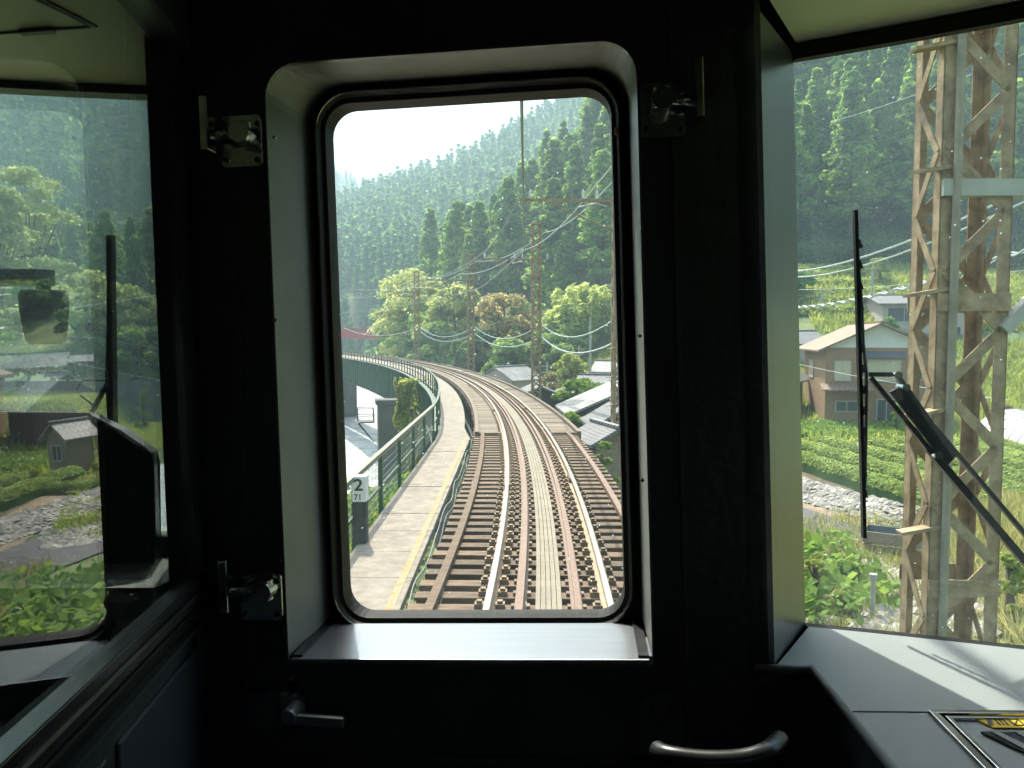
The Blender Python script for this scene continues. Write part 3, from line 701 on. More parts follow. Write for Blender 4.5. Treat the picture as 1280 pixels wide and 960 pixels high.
# middle window
def hh(name, label, px, pytop, Y, wd, dp, he, hr, ang, wm, rm, **k):
    p = W(px, pytop, Y); return house(name, label, p.x, p.y, p.z-hr, wd, dp, he, hr, ang, wm, rm, **k)
hh('shed', 'white roofed gabled shed behind the curving deck left of the middle mast', 638, 459, 80, 4.0, 4.5, 2.6, 3.7, -38, M['beige'], M['roofmetal'], wins=[('f', 0, .9, 1.2, 1, gl)], over=.35)
hh('shed', 'dark shed with grey gable roof at the foot of the tallest middle mast', 672, 482, 56, 3.6, 4, 2.5, 3.3, 4, M['darkwall'], M['roofgrey'], wins=[('f', .2, .9, 1.3, .9, gl)], over=.35)
hh('shed', 'dark shed with bright metal roof rising to the right behind the garden tree', 776, 482, 44, 5.8, 5.0, 1.9, 3.15, 3, M['darkwall'], M['roofmetal'], wins=[('f', -1.6, .3, 1.0, .8, gl)], over=.45)
hh('shed', 'grey roofed lean shed in front of the bright roofed one', 774, 507, 36, 2.4, 3, 2.0, 2.7, 3, M['darkwall'], M['roofgrey'], wins=[('f', -.6, .7, .7, .9, gl)], over=.35)
hh('hut', 'small hut with blue grey roof tucked by the near mast', 757, 534, 28, 1.5, 2, 2.0, 2.4, 15, M['wood'], M['roofgrey'], over=.3)
hh('hillside_house', 'timber house with pale roof high on the lawn slope right of the bamboo', 772, 408, 108, 6, 7, 3, 4.6, 15, M['wood'], M['tiletan'], wins=[('f', -1, .9, 1.6, 1, gl)], over=.6, skirt=[('f', -3.4, 1, 2.0, 1.2, M['roofmetal'])])
hh('outbuilding', 'white roofed outbuilding on the green slope at the right rim of the door window', 772, 452, 74, 3.4, 3.4, 1.8, 2.6, 70, M['beige'], M['roofmetal'], wins=[('l', 0, .6, 1.2, .8, gl)], over=.4)
hh('outbuilding', 'lower outbuilding with pale roof above the round garden tree', 752, 470, 64, 2.6, 3, 1.3, 1.9, 65, M['beige'], M['roofgrey'], wins=[('l', 0, .5, 1.2, .7, gl)], over=.4)
# houses right of the track that show mirrored in the partition glass
p = GM(60, 424, Y=70)
house('tiled_house', 'two storey brown house with tiled skirt roof left of the tan roofed farmhouse', p.x, p.y+3, -2.4, 4.2, 7.4, 4.4, 4.85, 82, M['brownwall'], M['roofgrey'],
      [('l', -1.5, 3.0, 1.7, 1.0, gl), ('l', 1.2, 3.0, 1.7, 1.0, gl), ('l', -.8, .7, 1.6, 1.2, gl)], .5, skirt=[('l', -4.4, 2.6, 1.9, 1.6, M['tilegrey'])])
house('garage', 'dark red timber garage with sloping metal roof beside the brown farmhouse', 18.0, 57, -3.6, 4.2, 5.0, 3.2, 5.0, -35, M['redbrown'], M['roofmetal'], [('f', .8, .8, 1.0, .9, gl)], .5, doors=[('f', -.7, .05, 1.0, 1.8, gl)])
p = GM(97, 590, z=-3.6)
house('garden_hut', 'small plank hut with steep grey roof left of the tea rows', p.x-.1, p.y-1, -3.6, 1.4, 1.5, 2.1, 2.7, 35, M['wood'], M['tilegrey'], [('f', 0, .9, .6, .7, gl)], .3)

# red bridge far over the river
rb = thing('road_bridge', 'red steel road bridge crossing behind the far end of the viaduct', 'bridge', (-45, 200, 2))
mb = MB(); mb.bar((-75, 196, 3.9), (-31, 204, 2.8), .5, 2.4, (0, 0, 1)); mb.build('girder', M['red'], rb)
mb = MB(); mb.bar((-75, 198, 5.2), (-31, 206, 4.1), 5, .2); mb.build('road_deck', M['conc_wall'], rb)
mb = MB(); mb.bar((-75, 195.6, 6.2), (-31, 203.6, 5.1), .1, .1)
for k in range(23): x = -75+2*k; mb.bar((x, 195.6+.18*2*k*.5, 5.2-.05*k), (x, 195.6+.18*2*k*.5, 6.2-.05*k), .08, .08)
mb.build('railing', M['red'], rb)
mb = MB(); mb.box(-31.5, -27, 202, 208, -4, 4); mb.build('abutment', M['conc_wall'], rb)
# retaining wall beyond the river
mb = MB()
a, b = Vector((-70, 97, -8.8)), Vector((-33, 101, -8.8)); d_ = (b-a)
mb.prism([a, b, b+Vector((0, 1.2, 5.6)), a+Vector((0, 1.2, 5.6))], (0, 1.0, 0))
for k in range(18): q = a+d_*(k/17); mb.bar(q+Vector((0, -.06, 0)), q+Vector((0, 1.1, 5.5)), .25, .12, (0, 1, 0))
tag(mb.build('retaining_wall', M['conc_wall'], origin=(-50, 98, -8.8)), 'tall stained concrete retaining wall above the grassy far bank', 'wall')

# ------------------------------------------------------------------ utility poles
def upole(px, ptop, Y, label, arm=True):
    p = W(px, ptop, Y); zb = th(p.x, p.y)-.3
    t = thing('utility_pole', label, 'pole', (p.x, p.y, zb), 'utility poles in the valley'); mb = MB(); mb.tube([(p.x, p.y, zb), (p.x, p.y, p.z)], .15, 10, .09); mb.build('shaft', M['galv'], t)
    if arm: mb = MB(); mb.bar((p.x-.8, p.y, p.z-.35), (p.x+.8, p.y, p.z-.35), .08, .08); mb.bar((p.x-.6, p.y, p.z-.95), (p.x+.6, p.y, p.z-.95), .08, .08); mb.build('crossarm', M['galv'], t)
    return p
upole(738, 396, 70, 'tall grey pole on the green slope in the door window', False)
upole(724, 432, 84, 'thin pole with crossarm left of the tall grey one', True)
upole(684, 453, 76, 'short pole behind the orange bush')
q1 = upole(1091, 332, 88, 'concrete pole with crossarms behind the brown farmhouse roof')
upole(1028, 362, 84, 'slender pole on the tea terraces, leftmost in the right windscreen')
wire('power_cable', 'thick pale cable, upper of the pair crossing the right windscreen', [W(985, 339, 40), W(1420, 170, 12)], .034, M['cable'], .5)
wire('power_cable', 'thick pale cable, lower of the pair crossing the right windscreen', [W(985, 346, 40), W(1420, 186, 12)], .028, M['cable'], .55)
mb = MB(); A_, B_ = W(985, 384, 30), W(1420, 262, 9); pp_ = []
for k in range(120):
    t = k/119; q = A_.lerp(B_, t); q.z -= .3*4*t*(1-t); q.z += .03*math.sin(k*.9); q.y += .03*math.cos(k*.9); pp_.append(q)
mb.tube(pp_, .022, 6); mb.tube([q+Vector((0, 0, -.05*math.sin(k*.9+1))) for k, q in enumerate(pp_)], .014, 5)
tag(mb.build('twisted_cable', M['cable'], origin=tuple(A_)), 'twisted cable crossing the right windscreen below the pair', 'wire')
wire('power_line', 'thin wire in front of the brown farmhouse', [W(985, 452, 40), W(1260, 500, 20)], .008, M['cable'], .1)
wire('power_line', 'thin wire across the terraces', [W(985, 362, 60), W(1300, 335, 40)], .012, M['cable'], .3)
wire('power_line', 'thin wire high in front of the right hand cedars', [W(1040, 152, 40), W(1300, 60, 20)], .01, M['cable'], .1)
wire('power_line', 'pale wire sagging in front of the left trees', [W(-20, 372, 30), W(90, 385, 34), W(240, 360, 40)], .012, M['cable'], .05)
wire('power_line', 'pale wire passing behind the left wiper', [W(60, 445, 36), W(250, 483, 36)], .016, M['cable'], .1)
wire('power_line', 'pale wire level with the left house roofs', [W(-20, 412, 30), W(118, 422, 36), W(240, 440, 40)], .012, M['cable'], .05)

# ------------------------------------------------------------------ garden, fields (right)
def patch(name, quad, m, dz=.03, n=16, kind='structure'):
    mb = MB(); q = [Vector(p) for p in quad]; vv = []
    for i in range(n+1):
        for j in range(n+1):
            a = q[0].lerp(q[1], i/n); b = q[3].lerp(q[2], i/n); p = a.lerp(b, j/n); vv.append((p.x, p.y, th(p.x, p.y)+dz))
    mb.add(vv, [(i*(n+1)+j, (i+1)*(n+1)+j, (i+1)*(n+1)+j+1, i*(n+1)+j+1) for i in range(n) for j in range(n)])
    return tag(mb.build(name, m, smooth=True), kind=kind)
def gp(px, py, z=-3.6): return G(px, py, z)
patch('soil', [(9.6, 22, 0), (13.2, 27, 0), (15, 45, 0), (11, 45, 0)], M['soil'])
patch('mulch_path', [gp(870, 592), gp(1100, 668), gp(1085, 708), gp(870, 640)], M['sheetblack'], .05)
patch('soil', [(12.6, 25, 0), (29, 25, 0), (28.5, 44, 0), (12.6, 44, 0)], mat('row_shade_soil', (.10, .075, .05), .95, var=.3, scale=2), .04)  # soil darkened to put the shade between tea rows into its colour
patch('road', [gp(1165, 512, -1.5), gp(1320, 470, -.8), gp(1320, 500, -1.5), gp(1180, 520, -2)], M['roadc'], .12)
patch('field_path', [gp(960, 553), gp(1095, 556), gp(1095, 560), gp(960, 558)], M['roadc'], .06)
# hedges
def hedge(cx, y0, y1, x_of, z_of, wd, ht, label, m, group, density=520):
    n = int((y1-y0)/.5); ys_ = np.linspace(y0, y1, n)
    mb = MB(); path = []
    for k, yv in enumerate(ys_):
        e = min(1, min(k, n-1-k)*.5+.35)
        path.append((yv, e))
    vv = []; m_ = 9
    for yv, e in path:
        w2 = wd/2*e*(1+.08*math.sin(yv*2.3+cx)); h2 = ht*e*(1+.06*math.sin(yv*3.1+cx*2))
        for j in range(m_):
            a = math.pi*j/(m_-1); x = x_of(yv)+cx+math.copysign(abs(math.cos(a))**.7, math.cos(a))*w2; z = z_of(x_of(yv)+cx, yv)+math.sin(a)**.6*h2 if 0 < j < m_-1 else z_of(x_of(yv)+cx, yv)-.1
            vv.append((x, yv, z))
    N = len(path); mb.add(vv, [(i*m_+j, i*m_+j+1, (i+1)*m_+j+1, (i+1)*m_+j) for i in range(N-1) for j in range(m_-1)])
    V = np.array(mb.v)
    o = thing('tea_hedge', label, 'hedge', tuple(Vector(mb.v[len(mb.v)//2])), group)
    mb.build('core', M['dark'], o)
    k = int(density*(y1-y0)*(wd+ht)/1.6); i = RNG.integers(0, N-1, k); j = RNG.integers(0, m_-2, k); s = RNG.random(k)[:, None]; t = RNG.random(k)[:, None]
    P = V[i*m_+j]*(1-s)*(1-t)+V[i*m_+j+1]*s*(1-t)+V[(i+1)*m_+j]*(1-s)*t+V[(i+1)*m_+j+1]*s*t
    nrm = P.copy(); nrm[:, 0] -= np.array([x_of(a)+cx for a in P[:, 1]]); nrm[:, 1] = 0; nrm[:, 2] = .8
    P = P+unit(nrm)*RNG.uniform(0, .07, (k, 1))
    v, q = leaves(P-np.array(o['_o']), .085, nrm, .8, 1.8); npobj('foliage', npmesh('foliage', v, q, m), o)
gz = lambda x, y: th(x, y)
for k in range(8):
    hedge(13.6+k*2.05, 26+k*.5, 43, lambda y: (34-y)*.11, gz, 1.2, .68, f'rounded tea hedge, {["nearest the rubble bank","second from the rubble bank","third from the rubble bank","fourth from the rubble bank","fifth from the rubble bank","sixth, partly behind the tower","seventh, behind the tower","farthest right of the tea rows"][k]}', M['tea'], 'rows of tea bushes', 330)
# rubble bank
def rocks(name, label, quad, n, s0, s1, m=M['stone'], zoff=0):
    mb = MB()
    for _ in range(n):
        a, b = random.random(), random.random(); q = [Vector(p) for p in quad]
        p = q[0].lerp(q[1], a).lerp(q[3].lerp(q[2], a), b); r = random.uniform(s0, s1)*(1-.5*random.random())
        z = th(p.x, p.y)+zoff*(1-b)+r*.2
        vs_ = []
        for dx, dy, dz in ((1, 0, 0), (-1, 0, 0), (0, 1, 0), (0, -1, 0), (0, 0, 1), (0, 0, -1), (.7, .7, .5), (-.7, .7, .4), (.7, -.7, .5), (-.7, -.7, .45)):
            f = r*random.uniform(.75, 1.15); vs_.append((p.x+dx*f*1.2, p.y+dy*f, z+dz*f*.75))
        mb.add(vs_, [(4, 8, 0), (4, 0, 6), (4, 6, 2), (4, 2, 7), (4, 7, 1), (4, 1, 9), (4, 9, 3), (4, 3, 8), (8, 3, 5), (8, 5, 0), (0, 5, 6), (6, 5, 2), (2, 5, 7), (7, 5, 1), (1, 5, 9), (9, 5, 3)])
    return tag(mb.build(name, m), label, 'rocks', kind='stuff')
rocks('rubble_bank', 'pale rubble stones banked below the tea hedges', [gp(870, 574), gp(1150, 650), gp(1120, 662), gp(870, 590)], 2200, .06, .19, zoff=.35)
rocks('rubble_bank', 'loose pale stones beside the wooden bin under the tower', [gp(1080, 690), gp(1240, 700), gp(1240, 800), gp(1080, 790)], 1300, .07, .24)
rocks('rubble_bank', 'river stones lining the far bank by the left window', [(-60, 69, 0), (-33, 71, 0), (-34, 76, 0), (-60, 76, 0)], 500, .3, .9)
# slanted tea terraces higher on the slope
for k in range(7):
    yy = 84+k*4.2; px0, px1 = 985, 1110
    x0, x1 = (px0-640)/F*yy, (px1-640)/F*yy
    V = []; n = 1400; P = np.stack([RNG.uniform(x0, x1, n), yy+RNG.uniform(-.7, .7, n), np.zeros(n)], 1); P[:, 2] = terrain(P[:, 0], P[:, 1])+RNG.uniform(.1, 1.0, n)*(1-((P[:, 1]-yy)/.9)**2)
    v, q = leaves(P-np.array([x0, yy, 0]), .3, np.tile([0, -.3, 1.], (n, 1)), .8)
    tag(npobj('terrace_hedge', npmesh('terrace_hedge', v, q, M['tea']), loc=(x0, yy, 0)), f'clipped hedge row on the terraces above the farmhouse, {["lowest","second lowest","third from below","middle","third from the top","second from the top","topmost"][k]}', 'hedge', 'hedge rows on the terraced slope')
# greenhouse
t = thing('greenhouse', 'white vinyl tunnel greenhouse at the right edge of the view', 'greenhouse', (27, 40, -3.6))
mb = MB(); n = 14; arc = [(25.1+2.4*(1-math.cos(math.pi*k/n)), 38, -3.6+math.sin(math.pi*k/n)*1.9) for k in range(n+1)]
mb.add(arc+[(x+1.0, 45, z) for x, _, z in arc], [(i, i+1, i+n+2, i+n+1) for i in range(n)]+[tuple(range(n+1))]); mb.build('cover', M['vinyl'], t, smooth=False)
for k in range(8):
    mb = MB(); f = k/7; mb.tube([(x+1.0*f, 38+7*f, z+.02) for x, _, z in arc], .03, 6); mb.build('hoop', M['galv'], t)
mb = MB()
for z in np.arange(-3.5, -2.1, .12): mb.bar((22.5, 34.5, z), (29, 34.5, z), .01, .01)
for x in np.arange(22.5, 29, .12): mb.bar((x, 34.5, -3.6), (x, 34.5, -2.1), .01, .01)
for x in np.arange(22.5, 29.1, 1.6): mb.tube([(x, 34.55, -3.7), (x, 34.55, -2.0)], .03, 6)
tag(mb.build('garden_net', M['tarp'], origin=(25, 34.5, -3.6)), 'greenish garden net fence in front of the greenhouse', 'net')
# wooden bin
p = G(1112, 694, -3.6); t = thing('wooden_bin', 'open wooden compost bin with grey blue inside beside the tower foot', 'bin', (p.x, p.y, -3.6)); X = Matrix.Translation((p.x+.15, p.y, -3.6)) @ Matrix.Rotation(rad(-30), 4, 'Z')
for s in (-1, 1):
    for nm, f in (('side_board', lambda mb, z0, z1: mb.box(-.75, .75, s*.45-.02, s*.45+.02, z0, z1)), ('end_board', lambda mb, z0, z1: mb.box(s*.77-.02, s*.77+.02, -.45, .45, z0, z1))):
        for z0, z1 in ((.02, .33), (.37, .68)):
            mb = MB(X); f(mb, z0, z1); mb.build(nm, M['wood'] if s < 0 else M['binblue'], t)
p = G(1090, 775, -3.6); mb = MB(); mb.tube([(p.x, p.y, -3.7), (p.x, p.y, -2.65)], .05, 10); mb.tube([(p.x, p.y, -2.72), (p.x, p.y, -2.6)], .085, 10)
tag(mb.build('standpipe', M['galv'], origin=(p.x, p.y, -3.7), smooth=False), 'short grey capped standpipe in the near right garden', 'pipe')
mb = MB(); vv = []
for i in range(13):
    for j in range(7):
        x = 7.0+i*.13+j*.03; y = 19.9+j*.16; vv.append((x, y, th(x, y)+.12+.12*math.sin(i*.9)*math.cos(j*1.1)+.04*random.random()))
mb.add(vv, [(i*7+j, (i+1)*7+j, (i+1)*7+j+1, i*7+j+1) for i in range(12) for j in range(6)])
tag(mb.build('tarp', M['vinyl'], origin=(8, 20, -3.6)), 'crumpled pale tarp lying among plants in the near right garden', 'tarp')

# ------------------------------------------------------------------ ground cover
def scatter(name, quad, n, h, m, lw=.03, label=None, mode='blade', size=.2, zoff=0, clump=None):
    q = [np.array([p[0], p[1]]) for p in quad]; a = RNG.random(n)[:, None]; b = RNG.random(n)[:, None]
    P = (q[0]*(1-a)+q[1]*a)*(1-b)+(q[3]*(1-a)+q[2]*a)*b
    if clump: 
        k = vnoise(P[:, 0], P[:, 1], clump, 3)+RNG.normal(0, .25, n); P = P[k > 0]
    n = len(P)
    Z = terrain(P[:, 0], P[:, 1])+zoff; P = np.concatenate([P, Z[:, None]], 1); o = P.mean(0)
    if mode == 'blade':
        ang = RNG.uniform(0, 6.28, n); wv = np.stack([np.cos(ang), np.sin(ang), np.zeros(n)], 1)*lw; hh_ = h*RNG.uniform(.5, 1.2, n)
        lean = RNG.normal(0, .35, (n, 3))*hh_[:, None]; lean[:, 2] = hh_
        V = np.stack([P-wv, P+wv, P+wv*.6+lean*.6, P+lean], 1).reshape(-1, 3)-o; Q = np.arange(4*n).reshape(n, 4)
    else:
        P2 = P.copy(); P2[:, 2] += RNG.random(n)*h; V, Q = leaves(P2-o, size, np.tile([0, -.2, 1.], (n, 1)), .9, 1.3)
    return tag(npobj(name, npmesh(name, V, Q, m), loc=tuple(o)), label or 'green ground cover', 'plants', kind='stuff')
scatter('grass', [(-11, 5), (-2.3, 5), (-2.6, 34), (-12, 34)], 26000, .5, M['grassl'], .05, 'rough grass and weeds growing below the viaduct fence')
scatter('weeds', [(-7.5, 5), (-2.3, 5), (-2.6, 30), (-9, 34)], 16000, 1.5, M['bright'], .05, 'leafy weeds crowding the railing from below', 'leaf', .17, clump=2)
scatter('grass', [(-9, 34), (-3, 32), (-5, 52), (-11.5, 54)], 12000, .6, M['grassl'], .06, 'green bank beside the dark pier')
scatter('grass', [(-60, 74), (-31, 75), (-33, 97), (-66, 95)], 60000, .5, M['grassl'], .1, 'bright grass on the far river bank')
scatter('weeds', [(4.6, 16), (8.6, 17), (9.6, 22.5), (5.6, 23.5)], 900, .55, M['bright'], .03, 'large leaved squash plants beside the track left of the standpipe', 'leaf', .26)
rocks('rubble_bank', 'broken stones between the mulch sheet and the squash plants', [(6.8, 27.5, 0), (8.8, 27, 0), (10, 30, 0), (7.6, 30.5, 0)], 420, .06, .2)
scatter('weeds', [(7, 17), (12, 18), (13, 27), (8, 26)], 9000, .4, M['weed'], .02, 'dry grass between the mulch sheet and the standpipe', clump=1.7)
scatter('vegetable_bed', [gp(960, 536), gp(1145, 536), gp(1150, 552), gp(960, 552)], 22000, .5, M['bright'], .04, 'bright green vegetable plot before the farmhouse', 'leaf', .2)
scatter('weeds', [(4.9, 14), (11, 14), (18, 26), (9.5, 26)], 9000, .28, M['weed'], .02, 'tangled weeds under the lattice tower')
scatter('weeds', [(9, 13), (22, 13), (27, 34), (13.5, 26)], 34000, .7, M['weed'], .035, 'tall sunlit straw coloured grass right of the tower')
scatter('weeds', [gp(960, 680), gp(1075, 705), gp(1075, 790), gp(960, 800)], 1200, .6, M['bright'], .03, 'leafy vegetables in the nearest right garden', 'leaf', .14, clump=1.3)
scatter('weeds', [(14, 44), (44, 44), (60, 76), (16, 72)], 30000, .6, M['grassl'], .1, 'meadow grass around the farmhouse')
scatter('lawn', [(7, 84), (20, 84), (26, 118), (8, 118)], 26000, .5, M['grassl'], .12, 'bright lawn slope under the hillside house')
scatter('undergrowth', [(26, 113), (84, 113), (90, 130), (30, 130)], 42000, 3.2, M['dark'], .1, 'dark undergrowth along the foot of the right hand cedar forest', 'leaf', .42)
scatter('grass', [(30, 78), (62, 78), (85, 120), (38, 122)], 30000, .8, M['grassl'], .15, 'green terrace grass under the right forest')
def lhedge(a, b, wd, ht, label):
    a, b = Vector(a), Vector(b); L = (b-a).length; k = int(900*L*wd); s = RNG.random(k); cr = RNG.uniform(-1, 1, k); o = tuple((a+b)/2)
    d = np.array((b-a)/L); pr = np.array([-d[1], d[0], 0]); P = np.array(a)+d*L*s[:, None]+pr*(cr*wd/2)[:, None]
    P[:, 2] = terrain(P[:, 0], P[:, 1])+ht*np.sqrt(np.clip(1-cr**4, 0, 1))*RNG.uniform(.35, 1.0, k)
    v, q = leaves(P-np.array(o), .09, np.tile([0, -.3, 1.], (k, 1)), .8); tag(npobj('tea_hedge', npmesh('tea_hedge', v, q, M['tea']), loc=o), label, 'hedge', 'hedges near the plank hut')

lhedge((9.6, 41, 0), (13.4, 46.5, 0), 1.3, .7, 'clipped hedge left of the tea rows beyond the rubble')
lhedge((10.4, 47, 0), (13.6, 52, 0), 1.4, .8, 'farther clipped hedge between the hut and the garage')
lhedge((8.6, 37, 0), (12.6, 38.6, 0), 1.0, .55, 'low clipped hedge just beside the plank hut')
scatter('weeds', [(6, 28), (9, 28), (13, 44), (9, 46)], 9000, .35, M['grassl'], .02, 'patchy weeds around the plank hut', 'leaf', .1, clump=1.3)
# ------------------------------------------------------------------ trees
def cedar_np(whorls, per, cl, size, R=.17, seed=0, base=.14, puff=.03):
    """a cone of branches, each ending in a drooping puff of leaf sprays, with gaps between them"""
    P = []; N = []; A = []
    for i in range(whorls):
        t = (i+RNG.random())/whorls; z = base+(1-base)*t**.95
        rr = R*(1-t)**.88*(1.0 if t > .12 else .6+t*3.3)+.004
        for k in range(per):
            a = RNG.uniform(0, 6.283); l = rr*RNG.uniform(.45, 1.15); d = np.array([math.cos(a), math.sin(a), 0])
            c0 = d*l*.8+np.array([0, 0, z-.03+.04*rr/R]); pr = puff*(.5+.8*rr/R)*RNG.uniform(.7, 1.3)
            q = unit(RNG.normal(size=(cl, 3)))*(RNG.random((cl, 1))**.4)*pr*np.array([1, 1, .75])
            inner = RNG.random((cl, 1)) < .18
            p = np.where(inner, d*l*RNG.uniform(.1, .8, (cl, 1))+np.array([0, 0, z-.02])+RNG.normal(0, size*.4, (cl, 3)), c0+q)
            P.append(p); N.append(np.where(inner, 0, 1)*unit(q)*.8+d*.3+np.array([0, 0, .6])); A.append(np.tile(d+np.array([0, 0, .5]), (cl, 1)))
    return leaves(np.concatenate(P), size, np.concatenate(N), .5, 1.5, np.concatenate(A))
def trunk_mb(h, r, lean=0):
    mb = MB(); mb.tube([(0, 0, -.6), (lean*.3, 0, h*.35), (lean, 0, h)], r, 8, r*.25); return mb
CED = [cedar_np(26, 8, 24, .021, R=.15+.015*k, base=.2+.06*(k % 2), puff=.036) for k in range(4)]
CEDF = [cedar_np(10, 4, 6, .06, R=.17, base=.06, puff=.07) for k in range(4)]
CEDM = [npmesh('cedar_crown', v, q, M['cedar']) for v, q in CED]
def lump_np(n=150, size=.085):
    d = unit(RNG.normal(size=(n, 3))); d[:, 2] = np.abs(d[:, 2])*1.0-.15; c = RNG.normal(0, .09, (n, 3)); r = .27*(1+.25*np.sin(d[:, 0]*6)*np.sin(d[:, 1]*5))
    return leaves(d*r[:, None]*np.array([1, 1, .9])+c*.5+np.array([0, 0, .42]), size, d+np.array([0, 0, .4]), .6, 1.3)
LUMP = [lump_np() for _ in range(4)]
tr_m = trunk_mb(.9, .014).build('cedar_trunk', M['bark']); TRK = tr_m.data; bpy.data.objects.remove(tr_m)
# candidates
cand = []
def inview(u, pad=.03):
    return ((u > -.68-pad) & (u < -.40+pad)) | ((u > -.245-pad) & (u < .66+pad))
def field(y0, y1, s):
    xs = np.arange(-y1*.72, y1*.72, s); yv = np.arange(y0, y1, s); X, Y = np.meshgrid(xs, yv)
    X = X+RNG.uniform(-.42, .42, X.shape)*s; Y = Y+RNG.uniform(-.42, .42, X.shape)*s
    X, Y = X.ravel(), Y.ravel(); u = X/Y; k = inview(u) & (Y > y0)
    X, Y, u = X[k], Y[k], u[k]
    lim = np.where(u > .3, 116, np.where(u > .045, 124, np.where(u > -.25, 150, 140)))
    k = (Y > lim) & (rivdist(X, Y) > 17); return np.stack([X[k], Y[k]], 1)
F1 = field(115, 250, 6.2); F2 = field(250, 430, 6.2); F3 = field(430, 660, 6.6); F4 = field(780, 1080, 13)
uu = np.linspace(-.75, .75, 301); yy_ = np.geomspace(20, 1100, 260); UU, YY = np.meshgrid(uu, yy_)
TAN = (terrain(UU*YY, YY)-CAMZ)/YY; RUN = np.maximum.accumulate(TAN, 0)
def visible(P, h):
    u = P[:, 0]/P[:, 1]; i = np.clip(np.searchsorted(yy_, P[:, 1]*.985)-1, 0, len(yy_)-1); j = np.clip(np.round((u+.75)/1.5*300).astype(int), 0, 300)
    return (terrain(P[:, 0], P[:, 1])+h-CAMZ)/P[:, 1] > RUN[i, j]+.004
rows = []
for Fd, h0, h1 in ((F1, 17, 30), (F2, 14, 26), (F3, 13, 26), (F4, 14, 20)):
    h = RNG.uniform(h0, h1, len(Fd)); k = visible(Fd, h); z = terrain(Fd[:, 0], Fd[:, 1])
    rows.append(np.concatenate([Fd[k], z[k, None], h[k, None]], 1))
T = np.concatenate(rows); order = np.argsort(-(T[:, 3]/T[:, 1])); T = T[order]
near, rest = T[:300], T[300:]
print('cedars', len(T), 'nearest dist', near[:, 1].min(), near[:, 1].max())
for i, (x, y, z, h) in enumerate(near):
    t = bpy.data.objects.new('cedar_tree', None); C.objects.link(t); t.location = (x, y, z-.3); t.rotation_euler = (0, 0, random.uniform(0, 6.28)); s = h; t.scale = (s*random.uniform(.9, 1.2),)*2+(s,)
    tag(t, 'dark green cedar standing in the dense forest on the slopes', 'tree', 'cedars of the forest slopes')
    a = bpy.data.objects.new('crown', CEDM[i % 4]); C.objects.link(a); a.parent = t
    b = bpy.data.objects.new('trunk', TRK); C.objects.link(b); b.parent = t
sel = (vnoise(rest[:, 0], rest[:, 1], 26, 5)+RNG.normal(0, .35, len(rest)) > .55) & (rest[:, 1] > 150)
bl = rest[sel]; rest = rest[~sel]
mid, far = rest[rest[:, 1] < 330], rest[rest[:, 1] >= 330]
def merged(name, rows, label, protos, m):
    parts = []; VV = []; QQ = []; k = 0
    for i, (x, y, z, h) in enumerate(rows):
        v, q = protos[i % 4]; a = RNG.uniform(0, 6.28); ca, sa = math.cos(a), math.sin(a); s = h; sw = h*RNG.uniform(.9, 1.25)
        w_ = np.stack([(v[:, 0]*ca-v[:, 1]*sa)*sw+x, (v[:, 0]*sa+v[:, 1]*ca)*sw+y, v[:, 2]*s+z], 1); VV.append(w_); QQ.append(q+k); k += len(v)
    tag(npobj(name, npmesh(name, np.concatenate(VV), np.concatenate(QQ), m)), label, 'forest', kind='stuff')
CEDMID = [cedar_np(15, 6, 8, .042, R=.15, base=.1, puff=.05) for k in range(4)]
merged('cedar_forest', mid, 'dense cedar forest on the nearer slopes', CEDMID, M['cedarfar'])
merged('broadleaf_forest', bl*np.array([1, 1, 1, .8]), 'paler broadleaf crowns scattered among the cedars', LUMP, M['broad'])
merged('cedar_forest', far, 'hazy cedar forest covering the far mountain', CEDF, M['cedarfar'])

def broad_np(lobes, n, size, sph, rx=1.0):
    P = []; N = []
    per = n//len(lobes)
    for (x, y, z, r) in lobes:
        d = unit(RNG.normal(size=(per, 3))); d[:, 2] = np.where(d[:, 2] < -.3, -d[:, 2], d[:, 2])
        rr = r*np.clip(RNG.normal(.92, .14, per), .3, 1.2)*(1+.18*np.sin(d[:, 0]*7+x*3)*np.sin(d[:, 1]*7+z*2)); p = d*rr[:, None]*np.array([1, 1, .72])+np.array([x, y, z]); P.append(p); N.append(d+np.array([0, 0, .35]))
    return leaves(np.concatenate(P), size, np.concatenate(N), .7, 1.5)
def tree(name, label, px, pytop, Y, wpx, m, hh_=None, nl=18, n=7000, size=.28, group=None, zb=None, flat=.55):
    p = W(px, pytop, Y); zb = th(p.x, p.y) if zb is None else zb; H = p.z-zb if hh_ is None else hh_; zt = p.z; R = wpx/F*Y/2
    t = thing(name, label, 'tree', (p.x, p.y, zt-H), group)
    lobes = []; Hc = min(H*.8, R*2.6)
    if 'shrub' in name: Hc = H*1.02; nl = int(nl*1.4)
    R *= 1.32 if name in ('broadleaf_tree', 'turning_tree') else 1.1; nl = int(nl*1.7)
    for k in range(nl):
        f = RNG.random(); a = RNG.uniform(0, 6.28); env = math.sin(math.pi*min(1, .18+f*.72))**.7; r = R*env*RNG.uniform(.2, .92)
        lobes.append((math.cos(a)*r, math.sin(a)*r, H-Hc+f*Hc*.86, R*RNG.uniform(.14, .33)))
    lobes.append((RNG.normal(0, .15)*R, 0, H-R*.3, R*.32))
    v, q = broad_np(lobes, n, size, None); npobj('crown', npmesh('crown', v, q, m), t)
    mb = MB(); mb.x = Matrix.Translation(Vector(t['_o'])); mb.tube([(0, 0, -.8), (.1*R, 0, H*.4), (0, .1*R, H*.85)], max(.12, H*.022), 8, .05)
    for l in lobes[:9]: mb.tube([(0, 0, max(.3, H*.25+RNG.random()*H*.25)), (l[0]*.5, l[1]*.5, (l[2]+H*.4)/2), (l[0], l[1], l[2])], H*.009, 5, .03)
    mb.build('trunk', M['bark'], t, smooth=True); return t
